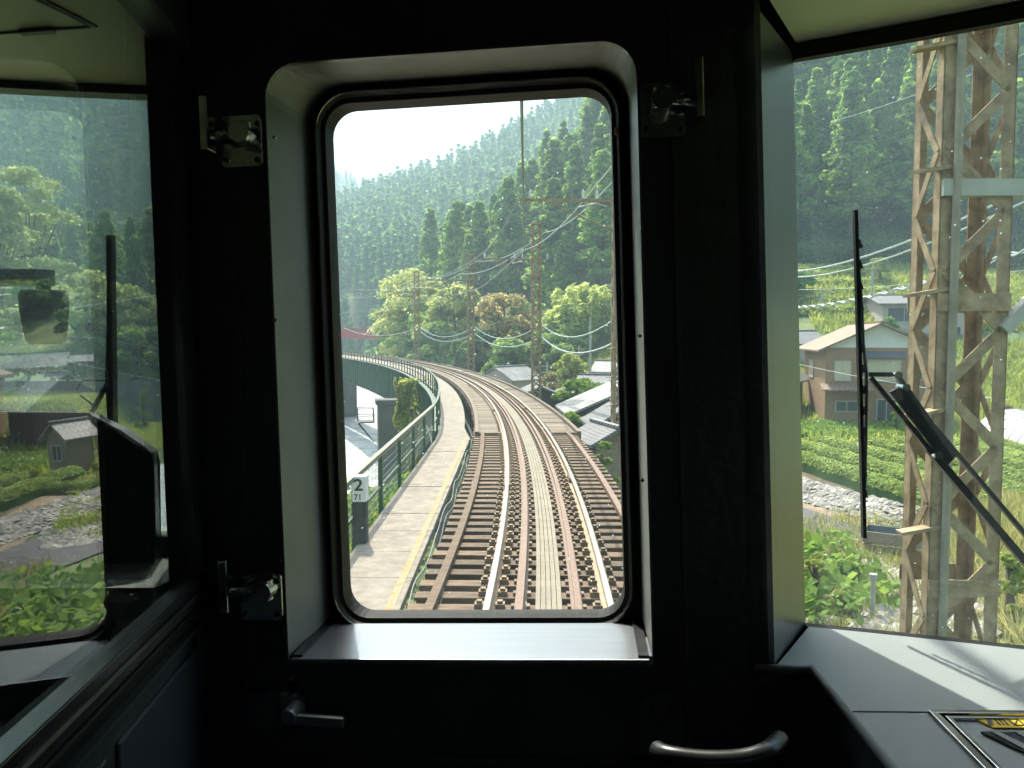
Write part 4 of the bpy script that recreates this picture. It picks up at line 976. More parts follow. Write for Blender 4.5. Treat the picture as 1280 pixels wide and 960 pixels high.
# middle window
tree('broadleaf_tree', 'wide pale green tree between the far curve and the hillside', 516, 334, 126, 88, M['yellowish'], nl=30, n=13000, size=.42)
tree('broadleaf_tree', 'pale tree just right of the middle lattice mast group', 566, 352, 112, 76, M['yellowish'], nl=20, n=9000, size=.4)
tree('broadleaf_tree', 'dark round tree low behind the smallest mast', 545, 400, 108, 60, M['broad'], nl=16, n=8000, size=.38)
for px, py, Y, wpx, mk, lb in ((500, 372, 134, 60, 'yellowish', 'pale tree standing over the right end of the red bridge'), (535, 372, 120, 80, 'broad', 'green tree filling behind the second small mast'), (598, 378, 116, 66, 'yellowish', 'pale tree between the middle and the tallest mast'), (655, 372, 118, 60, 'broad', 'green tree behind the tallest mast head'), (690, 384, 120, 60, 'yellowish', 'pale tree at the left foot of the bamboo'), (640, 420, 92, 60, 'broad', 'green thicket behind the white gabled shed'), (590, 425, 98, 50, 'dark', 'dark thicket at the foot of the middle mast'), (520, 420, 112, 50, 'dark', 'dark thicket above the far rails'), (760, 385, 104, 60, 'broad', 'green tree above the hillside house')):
    tree('broadleaf_tree', lb, px, py, Y, wpx, M[mk], nl=18, n=8000, size=.38)
tree('broadleaf_tree', 'low shady tree at the left end of the far curve', 490, 400, 132, 36, M['broad'], nl=14, n=7000, size=.4)
tree('turning_tree', 'tree with straw orange foliage right of the middle mast', 630, 366, 100, 76, M['orange'], nl=20, n=9000, size=.36)
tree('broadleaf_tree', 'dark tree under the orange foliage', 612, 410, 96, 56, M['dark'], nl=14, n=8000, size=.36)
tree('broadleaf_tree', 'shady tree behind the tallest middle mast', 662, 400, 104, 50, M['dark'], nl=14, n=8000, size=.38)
tree('broadleaf_tree', 'dark undergrowth tree below the bamboo', 702, 418, 92, 66, M['broad'], nl=16, n=9000, size=.36)
tree('broadleaf_tree', 'pale yellow green tree at the right rim of the door window', 778, 350, 116, 52, M['yellowish'], nl=14, n=8000, size=.4)
tree('young_tree', 'small bright green sapling between the two left masts', 571, 424, 92, 20, M['bright'], nl=8, n=2600, size=.3)
tree('garden_shrub', 'reddish shrub behind the dark shed', 691, 464, 70, 32, M['orange'], nl=9, n=3500, size=.22)
tree('garden_tree', 'round bright green tree among the sheds right of the track', 727, 473, 52, 66, M['bright'], nl=16, n=7000, size=.2)
tree('garden_shrub', 'leafy green shrub between the shed roofs and the deck edge', 716, 514, 38, 50, M['bright'], nl=12, n=5000, size=.16)
tree('garden_tree', 'green tree beside the white roofed outbuildings', 775, 478, 54, 34, M['broad'], nl=9, n=4000, size=.2)
tree('garden_shrub', 'small shrub right of the thin pole', 713, 440, 82, 44, M['grassl'], nl=10, n=4000, size=.25)
tree('garden_shrub', 'bush by the white gabled shed', 612, 452, 84, 26, M['broad'], nl=8, n=3000, size=.25)
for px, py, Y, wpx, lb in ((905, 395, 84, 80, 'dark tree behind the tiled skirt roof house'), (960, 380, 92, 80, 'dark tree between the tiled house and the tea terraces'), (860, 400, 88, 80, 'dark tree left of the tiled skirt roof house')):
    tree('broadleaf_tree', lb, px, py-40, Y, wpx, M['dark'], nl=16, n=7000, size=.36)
tree('garden_shrub', 'little round bush on the dark mulch sheet', 925, 610, 31, 26, M['bright'], nl=7, n=1800, size=.07)
tree('garden_shrub', 'leafy bush before the dark shed wall, nearest the deck edge', 752, 552, 25, 42, M['bright'], nl=9, n=4000, size=.12)
tree('garden_shrub', 'bush between the small hut and the deck edge', 734, 540, 31, 40, M['broad'], nl=9, n=3500, size=.13)
tree('garden_shrub', 'low bush under the bright shed roof', 712, 503, 46, 34, M['bright'], nl=9, n=3500, size=.17)
# bamboo grove
def bamboo(px, pytop, Y, label, spread):
    p = W(px, pytop, Y); zb = th(p.x, p.y); H = p.z-zb; t = thing('bamboo_clump', label, 'bamboo', (p.x, p.y, zb), 'bamboo grove'); PP = []; AA = []; mb = MB(Matrix.Translation(Vector(t['_o'])))
    for k in range(26):
        a = RNG.uniform(0, 6.28); r = spread*math.sqrt(RNG.random()); x, y = math.cos(a)*r, math.sin(a)*r; h = H*RNG.uniform(.72, 1.0)*(1-.2*r/spread); ln = RNG.normal(0, .1, 2)*h
        pts = [(x+ln[0]*f**2.5, y+ln[1]*f**2.5, h*(f-.08*f**4)) for f in np.linspace(0, 1, 7)]; mb.tube(pts, .06, 5, .02)
        n = 260; f = RNG.uniform(.3, 1, n); w_ = .95*(np.sin(np.pi*np.clip((f-.25)/.85, 0, 1)))**.7
        c = np.stack([x+ln[0]*f**2.5, y+ln[1]*f**2.5, h*(f-.08*f**4)], 1); d = RNG.normal(size=(n, 3)); d[:, 2] *= .4; d = unit(d)
        PP.append(c+d*(w_*RNG.random(n)**.5)[:, None]+np.array([0, 0, 0])); AA.append(d+np.array([0, 0, -.5]))
    P = np.concatenate(PP); v, q = leaves(P, .34, None, .5, 2.6, np.concatenate(AA)); npobj('foliage', npmesh('foliage', v, q, M['bamboo']), t); mb.build('culms', M['grassl'], t)
bamboo(722, 330, 97, 'feathery pale bamboo clump, tallest of the grove', 2.6)
bamboo(744, 343, 98, 'bamboo clump leaning at the right of the grove', 2.0)
bamboo(696, 362, 96, 'shorter bamboo clump at the left of the grove', 2.2)
# right windscreen trees
tree('garden_tree', 'rounded green tree beside the beige house', 1110, 396, 70, 34, M['broad'], nl=12, n=5000, size=.22)
tree('garden_tree', 'small tree on the terraces near the pole', 1100, 322, 96, 26, M['grassl'], nl=9, n=3000, size=.3)
tree('garden_tree', 'green bush behind the right side of the farmhouse', 1152, 470, 58, 34, M['broad'], nl=9, n=4000, size=.18)
tree('garden_shrub', 'bush in front of the farmhouse door', 1120, 505, 47, 22, M['bright'], nl=8, n=2500, size=.14)
tree('garden_shrub', 'low shrub with bluish leaves right of the tower', 1218, 560, 36, 46, M['dark'], nl=9, n=3500, size=.12)
tree('garden_shrub', 'pinkish shrub by the concrete road', 1262, 505, 46, 30, M['orange'], nl=7, n=2500, size=.14)
tree('garden_shrub', 'round bush on the near right garden', 1058, 700, 19, 34, M['bright'], nl=8, n=2200, size=.07)
rocks('rubble_bank', 'stones scattered among the vegetables by the standpipe', [gp(985, 700), gp(1110, 700), gp(1110, 790), gp(985, 790)], 420, .06, .18)
tree('garden_shrub', 'pale bush at the left rim of the near right garden', 1018, 690, 18, 46, M['grassl'], nl=8, n=2500, size=.08)
tree('garden_shrub', 'dry yellow bush in front of the standpipe', 1052, 738, 17, 44, M['weed'], nl=8, n=2500, size=.06)
tree('garden_shrub', 'bush at the lower right corner beyond the tower', 1262, 690, 16, 50, M['grassl'], nl=8, n=3000, size=.07)
# broadleaf woods, left
L3 = [(30, 205, 120, 80, 'yellowish', 'tall pale crown at the far left of the left windscreen'), (-10, 230, 105, 80, 'yellowish', 'pale crown cut by the left edge of the view'), (60, 318, 112, 80, 'yellowish', 'pale leafy tree above the left houses'),
      (105, 335, 106, 76, 'yellowish', 'pale leafy tree behind the left wiper blade'), (150, 352, 110, 76, 'yellowish', 'pale spreading tree right of the left wiper blade'), (190, 372, 112, 62, 'yellowish', 'pale tree against the right post of the left windscreen'),
      (170, 405, 104, 66, 'broad', 'darker tree above the stained retaining wall'), (200, 410, 108, 56, 'dark', 'shadowed tree at the right end of the retaining wall'), (130, 420, 104, 60, 'broad', 'mid green tree over the left end of the retaining wall'),
      (80, 400, 100, 66, 'broad', 'mid green tree just above the flat house roof'), (30, 380, 96, 80, 'yellowish', 'leafy tree behind the hanging drum'), (-10, 400, 92, 80, 'broad', 'mid green tree low at the left edge')]
for px, py, Y, wpx, mk, lb in L3: tree('broadleaf_tree', lb, px, py, Y, wpx, M[mk], nl=20, n=9000, size=.36, group='broadleaf trees above the left bank')
tree('garden_shrub', 'climbing bush on the retaining wall', 178, 487, 92, 22, M['bright'], nl=8, n=2500, size=.25, hh_=5)
# ivy in front of the pier
n = 9000; f = RNG.random(n); yb = 45; xb = -6.2
PP = []
for dx, dz, r_ in ((-.30, 2.6, .10), (-.05, 5.8, .17), (.16, 7.4, .22), (.34, 6.2, .15), (.62, 3.0, .11), (.95, 5.2, .13), (1.25, 2.2, .12), (.1, 3.6, .30)):
    m_ = int(170*dz*r_/.15); f = RNG.random(m_); a = RNG.uniform(0, 6.28, m_); rr = r_*(.65+.5*np.sin(f*dz*2.3+dx*9)+.3*np.sin(f*dz*6.1))*np.sqrt(RNG.random(m_))
    PP.append(np.stack([xb+dx+np.cos(a)*rr+.12*np.sin(f*7+dx*5), yb+np.sin(a)*rr-.1, -.05-dz*f+RNG.normal(0, .08, m_)], 1))
P = np.concatenate(PP)
t = thing('ivy_tree', 'ragged ivy strands hanging from the girder beside the dark bridge pier', 'ivy', (xb, yb, -6)); v, q = leaves(P-np.array(t['_o']), .15, None, .7, 1.2); npobj('foliage', npmesh('foliage', v, q, M['grassl']), t)
mb = MB(); mb.tube([(xb, yb, -6.5), (xb-.1, yb, -3), (xb-.25, yb, -.4)], .2, 8, .1); mb.build('trunk', M['bark'], t)

# ================================================================== the cab (train frame)
CX = -.207
def wsy(x):
    d = max(0.0, abs(x-CX)-.592); return 1.48-.32*d-.12*d*d
ZT, ZB = .53, -.51
cab = tthing('train_cab', 'dark driving cab front wall and ceiling seen from inside', 'train cab', (CX, 1.4, -1.9))
def curved(name, m, x0, x1, z0, z1, th_=.04, parent=None, off=0, n=14, smooth=False):
    mb = MB(); xs = np.linspace(x0, x1, n); vv = []
    for x in xs:
        y = wsy(x)+off; vv += [(x, y, z0), (x, y+th_, z0), (x, y+th_, z1), (x, y, z1)]
    mb.add(vv, [(i*4+k, i*4+(k+1) % 4, (i+1)*4+(k+1) % 4, (i+1)*4+k) for i in range(n-1) for k in range(4)]+[(0, 1, 2, 3), ((n-1)*4+3, (n-1)*4+2, (n-1)*4+1, (n-1)*4)])
    return mb.build(name, m, parent or cab, smooth=smooth)
# right side
curved('windscreen_header', M['black'], .385, 1.22, .53, .75)
curved('front_panel', M['black2'], .385, 1.22, -1.9, -.512)
curved('windscreen_seal', M['rubber'], .385, 1.22, -.515, -.500, .02, off=-.012)
curved('windscreen_seal', M['rubber'], .385, 1.22, .515, .535, .02, off=-.012)
g_ = curved('windscreen', M['windscreen'], .38, 1.22, -.512, .535, .0012, off=.012, smooth=False)
# left side
xl = 2*CX-.385; xl2 = 2*CX-1.22
curved('windscreen_header', M['black'], xl2, xl, .53, .75)
curved('front_panel', M['black2'], xl2, xl, -1.9, -.345)
g_ = curved('windscreen', M['windscreen'], xl2, xl, -.345, .535, .0012, off=.012)
# pillars between the door window and the windscreens
mb = MB(); mb.box(.125, .385, 1.48, 1.56, -1.9, .75); mb.build('front_pillar', M['black'], cab)
mb = MB(); mb.box(xl, -.54, 1.48, 1.56, -1.9, .75); mb.build('front_pillar', M['black'], cab)
mb = MB(); mb.box(-.54, .125, 1.48, 1.56, .56, .75); mb.build('door_header', M['black'], cab)
mb = MB(); mb.box(-.54, .125, 1.48, 1.56, -1.9, -.56); mb.build('door_lower_wall', M['black'], cab)
# shining reveal of the right pillar
mb = MB(); mb.prism([(.286, 1.285, -.50), (.385, 1.478, -.50), (.385, 1.478, .528), (.286, 1.285, .528)], (-.012, .004, 0)); mb.build('pillar_reveal', M['pillar'], cab)
mb = MB(); mb.prism([(.276, 1.28, -1.9), (.286, 1.285, -1.9), (.286, 1.285, .6), (.276, 1.28, .6)], (-.03, 0, 0)); mb.build('pillar_edge', M['black2'], cab)
# side walls, floor, roof, rear wall
for x0, mm in ((1.2, 'black2'), (-1.68, 'cream')):      # side walls with a passenger window behind the camera
    mb = MB(); mb.add([(x0+a, b, c) for a in (0, .06) for b, c in ((-3.2, -1.9), (1.22, -1.9), (1.22, .75), (-3.2, .75), (-2.7, -.55), (-1.3, -.55), (-1.3, .25), (-2.7, .25))],
        [(0, 1, 5, 4), (1, 2, 6, 5), (2, 3, 7, 6), (3, 0, 4, 7), (8, 12, 13, 9), (9, 13, 14, 10), (10, 14, 15, 11), (11, 15, 12, 8), (4, 5, 13, 12), (5, 6, 14, 13), (6, 7, 15, 14), (7, 4, 12, 15), (0, 8, 9, 1), (1, 9, 10, 2), (2, 10, 11, 3), (3, 11, 8, 0)])
    mb.build('side_wall', M[mm], cab)
    mb = MB(); mb.box(x0+.028, x0+.032, -2.7, -1.3, -.55, .25); mb.build('side_window', M['glass'], cab)
mb = MB(); mb.box(-1.68, 1.26, -3.26, -3.2, -1.9, .75); mb.build('rear_wall', M['conc_wall'], cab)
mb = MB(); mb.box(-1.68, 1.26, -3.26, 1.56, -1.96, -1.9); mb.build('floor', M['black'], cab)
mb = MB(); mb.box(-1.68, 1.26, -3.26, 1.56, .75, .81); mb.build('roof', M['black'], cab)
mb = MB(); mb.box(-.66, .29, -3.1, 1.27, .62, .64); mb.build('ceiling', M['black'], cab)
mb = MB(); mb.prism([(.30, .1, .545), (1.2, .1, .545), (1.2, 1.14, .545), (.9, 1.30, .545), (.6, 1.41, .545), (.39, 1.475, .545), (.30, 1.285, .545)], (0, 0, .02)); mb.build('cab_ceiling', M['ceilcream'], cab)
mb = MB(); mb.prism([(-.665, 1.27, .545), (-.80, 1.475, .545), (-1.0, 1.41, .545), (-1.3, 1.30, .545), (-1.62, 1.14, .545), (-1.62, -.6, .545), (-.40, -.6, .545)], (0, 0, .02)); lc = mb.build('cab_ceiling', M['ceilcream'], cab)
mb = MB()
for a, b in (((0, 42), (113, 34)), ((38, -4), (115, 33)), ((47, -4), (121, 34))):
    p, q = TZ(*a, .5435), TZ(*b, .5435); mb.bar(p, q, .004, .003)
p, q = TZ(26, 41, .541), TZ(67, 38, .541); mb.bar(p, q, .012, .006); mb.build('hatch_outline', M['black'], lc)
mb = MB(); mb.box(-1.62, -.40, -.66, -.6, -1.9, .56); mb.build('cab_rear_wall', M['cream'], cab)
xb_ = -1.62
z2 = TT(208, 690, 1.46).z
mb = MB(); mb.box(xb_+.002, -.795, 1.452, 1.47, z2, z2+.032); mb.build('windscreen_seal', M['seal'], cab)
mb = MB(); mb.box(xb_+.002, -.715, 1.24, 1.45, z2-.03, z2-.006); mb.build('windscreen_ledge', M['reveal'], cab)
# left pillar reveal
mb = MB(); mb.prism([(-.70, 1.285, -1.9), (-.803, 1.478, -1.9), (-.803, 1.478, .56), (-.70, 1.285, .56)], (.012, .004, 0)); mb.build('pillar_reveal', M['seal'], cab)
# dark cabinet panel
pan = tthing('cabinet_panel', 'dark angled equipment cabinet side standing before the left windscreen', 'cabinet', tuple(TT(155, 800, 1.40)))
pts = [(-90, 516), (112, 518), (150, 537), (180, 558), (188, 566), (191, 580), (194, 742), (196, 900), (-90, 900)]
mb = MB(); mb.prism([TT(a, b, 1.40) for a, b in pts], (0, .025, 0)); mb.build('panel', M['black2'], pan)
mb = MB(); mb.bar(TT(-90, 515, 1.395), TT(112, 517, 1.395), .006, .004); mb.build('top_trim', M['reveal'], pan)
mb = MB(); mb.bar(TT(131, 528, 1.392), TT(136, 830, 1.392), .006, .006, (0, 1, 0)); mb.build('edge_trim', M['pillar'], pan)
# hanging drum
dr = tthing('hanging_drum', 'dark grey green drum hanging below a horizontal disc at the far left of the cab', 'cab fitting', tuple(TT(56, 400, 1.3)))
def lathe(mb, c, prof, n=24):
    vv = []
    for r, z in prof: vv += [(c.x+math.cos(2*math.pi*k/n)*r, c.y+math.sin(2*math.pi*k/n)*r, c.z+z) for k in range(n)]
    N = len(prof); mb.add(vv, [(i*n+k, i*n+(k+1) % n, (i+1)*n+(k+1) % n, (i+1)*n+k) for i in range(N-1) for k in range(n)]+[tuple(range(n-1, -1, -1)), tuple(range((N-1)*n, N*n))])
M['drum'] = mat('drum_paint', (.010, .016, .013), .8, var=.4, scale=15, spec=.1)
c = TT(56, 395, 1.3); u_ = 1.3/F
mb = MB(); lathe(mb, c, [(18*u_, -37*u_), (23*u_, -33*u_), (26*u_, -18*u_), (29*u_, 10*u_), (29*u_, 30*u_), (26*u_, 33*u_)], 36); mb.build('drum', M['drum'], dr, smooth=True)
mb = MB(); lathe(mb, c, [(9*u_, 32*u_), (9*u_, 40*u_)]); mb.build('neck', M['drum'], dr)
a = TT(-15, 347, 1.3); b = TT(56, 347, 1.3); mb = MB(); mb.bar(a, b, .05, 19*u_); lathe(mb, TT(56, 347, 1.3), [(12*u_, -9.5*u_), (12*u_, 9.5*u_)]); mb.build('bracket_arm', M['drum'], dr)

# ---------------- front door with its deep window
DY = 1.28
dx0, dx1, dz0, dz1 = -.508, .093, -.487, .494      # opening in the inner face
gx0, gx1, gz0, gz1 = -.473, .060, -.484, .488      # clear glass
door = tthing('cab_door', 'backlit near black front door with tall rounded window in a deep pale reveal', 'door', (CX, DY, -1.9))
def rrect(x0, x1, z0, z1, r, n=7, rb=None):
    P = []
    for cx, cz, a0, rr in ((x1-r, z1-r, 0, r), (x0+r, z1-r, 90, r), (x0+(rb if rb is not None else r), z0+(rb if rb is not None else r), 180, rb if rb is not None else r), (x1-(rb if rb is not None else r), z0+(rb if rb is not None else r), 270, rb if rb is not None else r)):
        for k in range(n+1): a = rad(a0+90*k/n); P.append((cx+math.cos(a)*rr, cz+math.sin(a)*rr))
    return P
def ring(mb, P, Q, y0, y1):       # outline P at y0 joined to outline Q at y1
    n = len(P); mb.add([(a, y0, b) for a, b in P]+[(a, y1, b) for a, b in Q], [(i, (i+1) % n, (i+1) % n+n, i+n) for i in range(n)])
ro = rrect(dx0, dx1, dz0, dz1, .055, rb=.004); ri = rrect(-.500, .088, -.515, .522, .085, rb=.07)
# door leaf: big outline joined to the opening
n = len(ro); big = []
for k, (a, b) in enumerate(ro):
    cx, cz = (dx0+dx1)/2, 0; q = k//8
    big.append([(.27, .62), (-.66, .62), (-.66, -1.9), (.27, -1.9)][q])
mb = MB(); ring(mb, big, ro, DY, DY)
mb.build('door_leaf', M['black'], door)
rv = rrect(dx0, dx1, dz0, dz1, .055, rb=.004); rin = rrect(-.502, .090, dz0, .520, .075, rb=.004)
mb = MB()
P0, P1 = rv, rin; nn = len(P0)
for i in range(nn):
    j = (i+1) % nn
    if P0[i][1] < -.47 and P0[j][1] < -.47: continue
    mb.add([(P0[i][0], DY-.004, P0[i][1]), (P0[j][0], DY-.004, P0[j][1]), (P1[j][0], 1.478, P1[j][1]), (P1[i][0], 1.478, P1[i][1])], [(0, 1, 2, 3)])
mb.build('window_reveal', M['reveal'], door, smooth=False)
# thin bright edge strip round the opening
mb = MB(); o1 = rrect(dx0-.004, dx1+.004, dz0-.012, dz1+.004, .059, rb=.006); o2 = rrect(dx0, dx1, dz0-.008, dz1, .055, rb=.004)
ring(mb, o1, o2, DY-.006, DY-.006); ring(mb, o1, o1, DY-.006, DY+.001); ring(mb, o2, o2, DY-.006, DY+.003); mb.build('edge_strip', M['pillar'], door)
mb = MB(); mb.box(dx0+.004, dx1-.004, DY-.008, 1.45, dz0-.008, dz0); mb.build('sill', M['steel'], door, bevel=.002)
mb = MB(); mb.box(dx0+.0045, dx0+.022, DY, 1.45, dz0+.0005, dz0+.004); mb.box(dx1-.022, dx1-.0045, DY, 1.45, dz0+.0005, dz0+.004); mb.build('sill_flange', M['darksteel'], door)
# rubber and metal rings round the glass
mb = MB(); A1 = rrect(-.506, .094, -.52, .527, .09); A2 = rrect(-.490, .078, -.503, .507, .075); A3 = rrect(gx0-.007, gx1+.007, gz0-.007, gz1+.007, .057); A4 = rrect(gx0, gx1, gz0, gz1, .05)
ring(mb, rrect(-.53, .115, -.555, .555, .09), A2, 1.474, 1.474); ring(mb, A2, A2, 1.474, 1.455); ring(mb, A2, rrect(-.484, .072, -.497, .501, .068), 1.455, 1.450); ring(mb, rrect(-.484, .072, -.497, .501, .068), A3, 1.450, 1.47)
ring(mb, A3, A4, 1.466, 1.47); ring(mb, A4, A4, 1.47, 1.52); mb.build('window_seal', M['rubber'], door)
mb = MB(); T1 = rrect(-.4865, .0735, -.4995, .5035, .071); T2 = rrect(-.4835, .0705, -.4965, .5005, .068); ring(mb, T1, T2, 1.4485, 1.4465); ring(mb, T2, T2, 1.4465, 1.45); ring(mb, T1, T1, 1.4485, 1.452); mb.build('seal_bead', M['chrome'], door)
mb = MB(); n = len(A4); mb.add([(a, 1.50, b) for a, b in A4], [tuple(range(n))]); mb.add([(a, 1.505, b) for a, b in A4], [tuple(range(n))])
mb.build('window_glass', M['glass'], door)
mb = MB(); p = TT(770, 166, 1.455); mb.box(p.x-.003, p.x+.004, 1.443, 1.4465, p.z-.006, p.z+.006); mb.build('sticker', mat('orange_sticker', (.5, .3, .12)), door)
# screws on the reveal
for px, py in ((343, 172), (345, 400), (352, 700), (356, 790), (800, 420), (803, 600)):
    p = TT(px, py, DY-.006); mb = MB(); mb.tube([(p.x, DY-.009, p.z), (p.x, DY-.004, p.z)], .003, 8); mb.build('screw', M['chrome'], door)
# door edges and mouldings
mb = MB(); mb.box(.145, .152, DY-.006, DY-.001, -1.9, .6); mb.build('door_edge', M['black2'], door)
mb = MB(); mb.box(-.575, -.568, DY-.006, DY-.001, -1.9, .6); mb.build('door_edge', M['black2'], door)
mb = MB()
for x0, x1, z0, z1 in ((-.46, .10, -.66, -.652), (-.46, -.452, -1.9, -.66)): mb.box(x0, x1, DY-.006, DY-.001, z0, z1)
mb.build('moulding', M['black2'], door)

# four chrome hinges / catches
def plate(px0, py0, px1, py1, name, label, dY=.018, m='chrome', corner=.008):
    a, b = TT(px0, py0, DY-dY), TT(px1, py1, DY-dY)
    P = rrect(min(a.x, b.x), max(a.x, b.x), min(a.z, b.z), max(a.z, b.z), corner, 4)
    return a, b, P
def hinge(pxy, bar, knuckle, label):
    x0, y0, x1, y1 = pxy; a, b, P = plate(*pxy, '', '')
    mb = MB(); n = len(P); ring(mb, P, P, DY-.018, DY-.002); mb.add([(u, DY-.018, v) for u, v in P], [tuple(range(n))]); t = mb.build('hinge', M['chrome'], door); tag(t, label)
    for fx, fy in ((.12, .14), (.88, .14), (.12, .88), (.88, .88)):
        q = TT(x0+(x1-x0)*fx, y0+(y1-y0)*fy, DY-.02); mb = MB(); mb.tube([(q.x, DY-.022, q.z), (q.x, DY-.017, q.z)], .0045, 10); mb.build('screw', M['darksteel'], t)
    bx0, by0, bx1, by1 = bar; a = TT((bx0+bx1)/2, by0, DY-.05); b = TT((bx0+bx1)/2, by1, DY-.05); w_ = abs(bx1-bx0)/F*1.23
    mb = MB(); mb.box(a.x-w_/2, a.x+w_/2, DY-.06, DY-.03, b.z, a.z); mb.build('vertical_bar', M['chrome'], t, bevel=.002)
    kx, ky = knuckle; q = TT(kx, ky, DY-.04); e = TT((bx0+bx1)/2, ky+4, DY-.045)
    mb = MB(); mb.tube([e, q], .0085, 10); mb.build('arm', M['chrome'], t, smooth=True)
    mb = MB(); mb.tube([(q.x, DY-.055, q.z-.002), (q.x, DY-.015, q.z-.002)], .017, 16); mb.tube([(q.x, DY-.04, q.z+.016), (q.x, DY-.04, q.z-.016)], .014, 12); mb.build('knuckle', M['chrome'], t)
hinge((275, 146, 328, 207), (251, 121, 261, 189), (303, 166), 'polished hinge plate at the upper left of the door window')
hinge((800, 105, 857, 170), (867, 73, 878, 149), (828, 124), 'polished hinge plate at the upper right of the door window')
hinge((299, 717, 353, 775), (274, 699, 286, 765), (330, 737), 'polished hinge plate at the lower left of the door window')
# lock with lever handle
a = TT(316, 858, DY); b = TT(384, 903, DY)
mb = MB(); mb.box(a.x, TT(359, 870, DY).x, DY-.028, DY-.002, b.z, a.z); t = mb.build('lock', M['pillar'], door, bevel=.003)
mb = MB(); mb.box(TT(359.5, 870, DY).x, b.x, DY-.034, DY-.002, TT(370, 895, DY).z, a.z+.001); mb.build('case_plate', M['steel'], t, bevel=.003)
mb = MB(); mb.box(TT(272, 880, DY).x, TT(316, 880, DY).x, DY-.02, DY-.002, TT(300, 880, DY).z, TT(300, 866, DY).z); mb.build('bolt', M['darksteel'], t, bevel=.002)
p = TT(364, 893, DY-.06); q = TT(430, 903, DY-.06)
mb = MB(); mb.tube([(p.x, DY-.075, p.z), (p.x, DY-.03, p.z)], .013, 14); mb.bar((p.x-.005, DY-.065, p.z-.004), q, .012, .017); mb.build('lever', M['steel'], t, bevel=.003)
mb = MB(); a = TT(288, 858, DY-.03); b = TT(294, 905, DY-.03); mb.box(a.x-.006, b.x+.003, DY-.05, DY-.002, b.z, a.z); mb.build('strike', M['darksteel'], t, bevel=.002)
for px, py in ((340, 866), (375, 868), (364, 867), (365, 848), (310, 850)): q = TT(px, py, DY-.03); mb = MB(); mb.tube([(q.x, DY-.036, q.z), (q.x, DY-.002, q.z)], .004, 8); mb.build('screw', M['chrome'], t)
# round cover plate lower right
p = TT(826, 892, DY-.02)
P = rrect(p.x-.034, p.x+.034, p.z-.075, p.z+.03, .03, 6); mb = MB(); n = len(P); ring(mb, P, P, DY-.02, DY-.002); mb.add([(u, DY-.02, v) for u, v in P], [tuple(range(n))]); t = mb.build('cover_plate', M['black2'], door)
for px, py in ((815, 887), (838, 888), (826, 901)): q = TT(px, py, DY-.02); mb = MB(); mb.tube([(q.x, DY-.026, q.z), (q.x, DY-.019, q.z)], .006, 10); mb.build('screw', M['darksteel'], t)
# grab rail bottom
pts = [TT(822, 938, .98), TT(835, 944, .96), TT(880, 950, .95), TT(925, 949, .95), TT(958, 940, .96), TT(975, 925, 1.0)]
mb = MB()
sm = []
for i in range(len(pts)-1):
    for k in range(5):
        t_ = k/5; p0 = pts[max(i-1, 0)]; p1 = pts[i]; p2 = pts[i+1]; p3 = pts[min(i+2, len(pts)-1)]
        sm.append(.5*((2*p1)+(p2-p0)*t_+(2*p0-5*p1+4*p2-p3)*t_**2+(3*p1-p0-3*p2+p3)*t_**3))
sm.append(pts[-1]); mb.tube(sm, .0115, 16)
tag(mb.build('grab_rail', M['darksteel'], origin=tuple(pts[2]), smooth=True, frame=MT), 'curved dark steel grab rail at the bottom right of the door', 'rail')

# ---------------- partition with glass, left
pt = tthing('glass_partition', 'angled glass partition with steel lower rail enclosing the left side of the cab', 'partition', (-.6, 1.0, -1.9))
A = PA; B = PB; dv = (B-A).normalized(); nv = Vector((dv.y, -dv.x, 0))
if nv.x < 0: nv = -nv
def slab(a0, a1, z0, z1, o0, o1, name, m, bevel=0, par=None):
    L = (B-A).length; p, q = A+dv*L*a0, A+dv*L*a1
    mb = MB(); mb.prism([Vector((k.x, k.y, z0)) for k in (p+nv*o0, q+nv*o0, q+nv*o1, p+nv*o1)], (0, 0, z1-z0)); return mb.build(name, m, par or pt, bevel=bevel)
zr = -.34
slab(0, 1, zr, .55, 0, .005, 'glass', M['pane'])
slab(0, 1, zr-.012, zr+.004, -.01, .02, 'glass_bead', M['seal'], .002)
slab(0, 1, zr-.035, zr-.0125, -.012, .022, 'lower_rail', M['darksteel'], .006)
slab(0, 1, zr-.062, zr-.040, .0, .016, 'lower_rail', M['rubber'], .005)
slab(0, 1, zr-.074, zr-.069, .005, .019, 'trim_strip', M['pillar'])
slab(0, 1, -1.9, zr-.036, -.02, .004, 'lower_panel', M['black2'])
M['bluepanel'] = mat('blue_grey_panel', (.045, .055, .07), .5, var=.1)
slab(.03, .30, -.72, zr-.11, .003, .010, 'door_panel', M['bluepanel'], .003)
slab(.33, .62, -.72, zr-.11, .003, .010, 'door_panel', M['bluepanel'], .003)
slab(.03, .30, -1.4, -.75, .003, .010, 'door_panel', M['bluepanel'], .003)
slab(-.01, .035, -1.9, .62, -.03, .012, 'post', M['black'], .003)
slab(0, 1, .52, .62, -.02, .03, 'top_rail', M['black2'], .004)
slab(.036, .040, zr-.3, .52, -.004, .011, 'post_trim', M['seal'])
mb = MB(); mb.box(-.672, -.655, 1.262, 1.285, -1.9, .62); mb.build('corner_post', M['black'], pt)

# ---------------- driver's desk, right
dk = tthing('driver_desk', 'pale blue grey desk top under the right windscreen with instrument hatch', 'desk', (.7, 1.2, -.9))
DZ = -.5
outline = [(.252, 1.282), (.342, 1.282), (.365, .85), (.365, .35), (1.19, .35)]
front = [(x, wsy(x)-.013) for x in np.linspace(1.19, .388, 10)]
hx0, hy1 = .452, 1.120
poly = outline[:3]+[(.365, hy1), ]
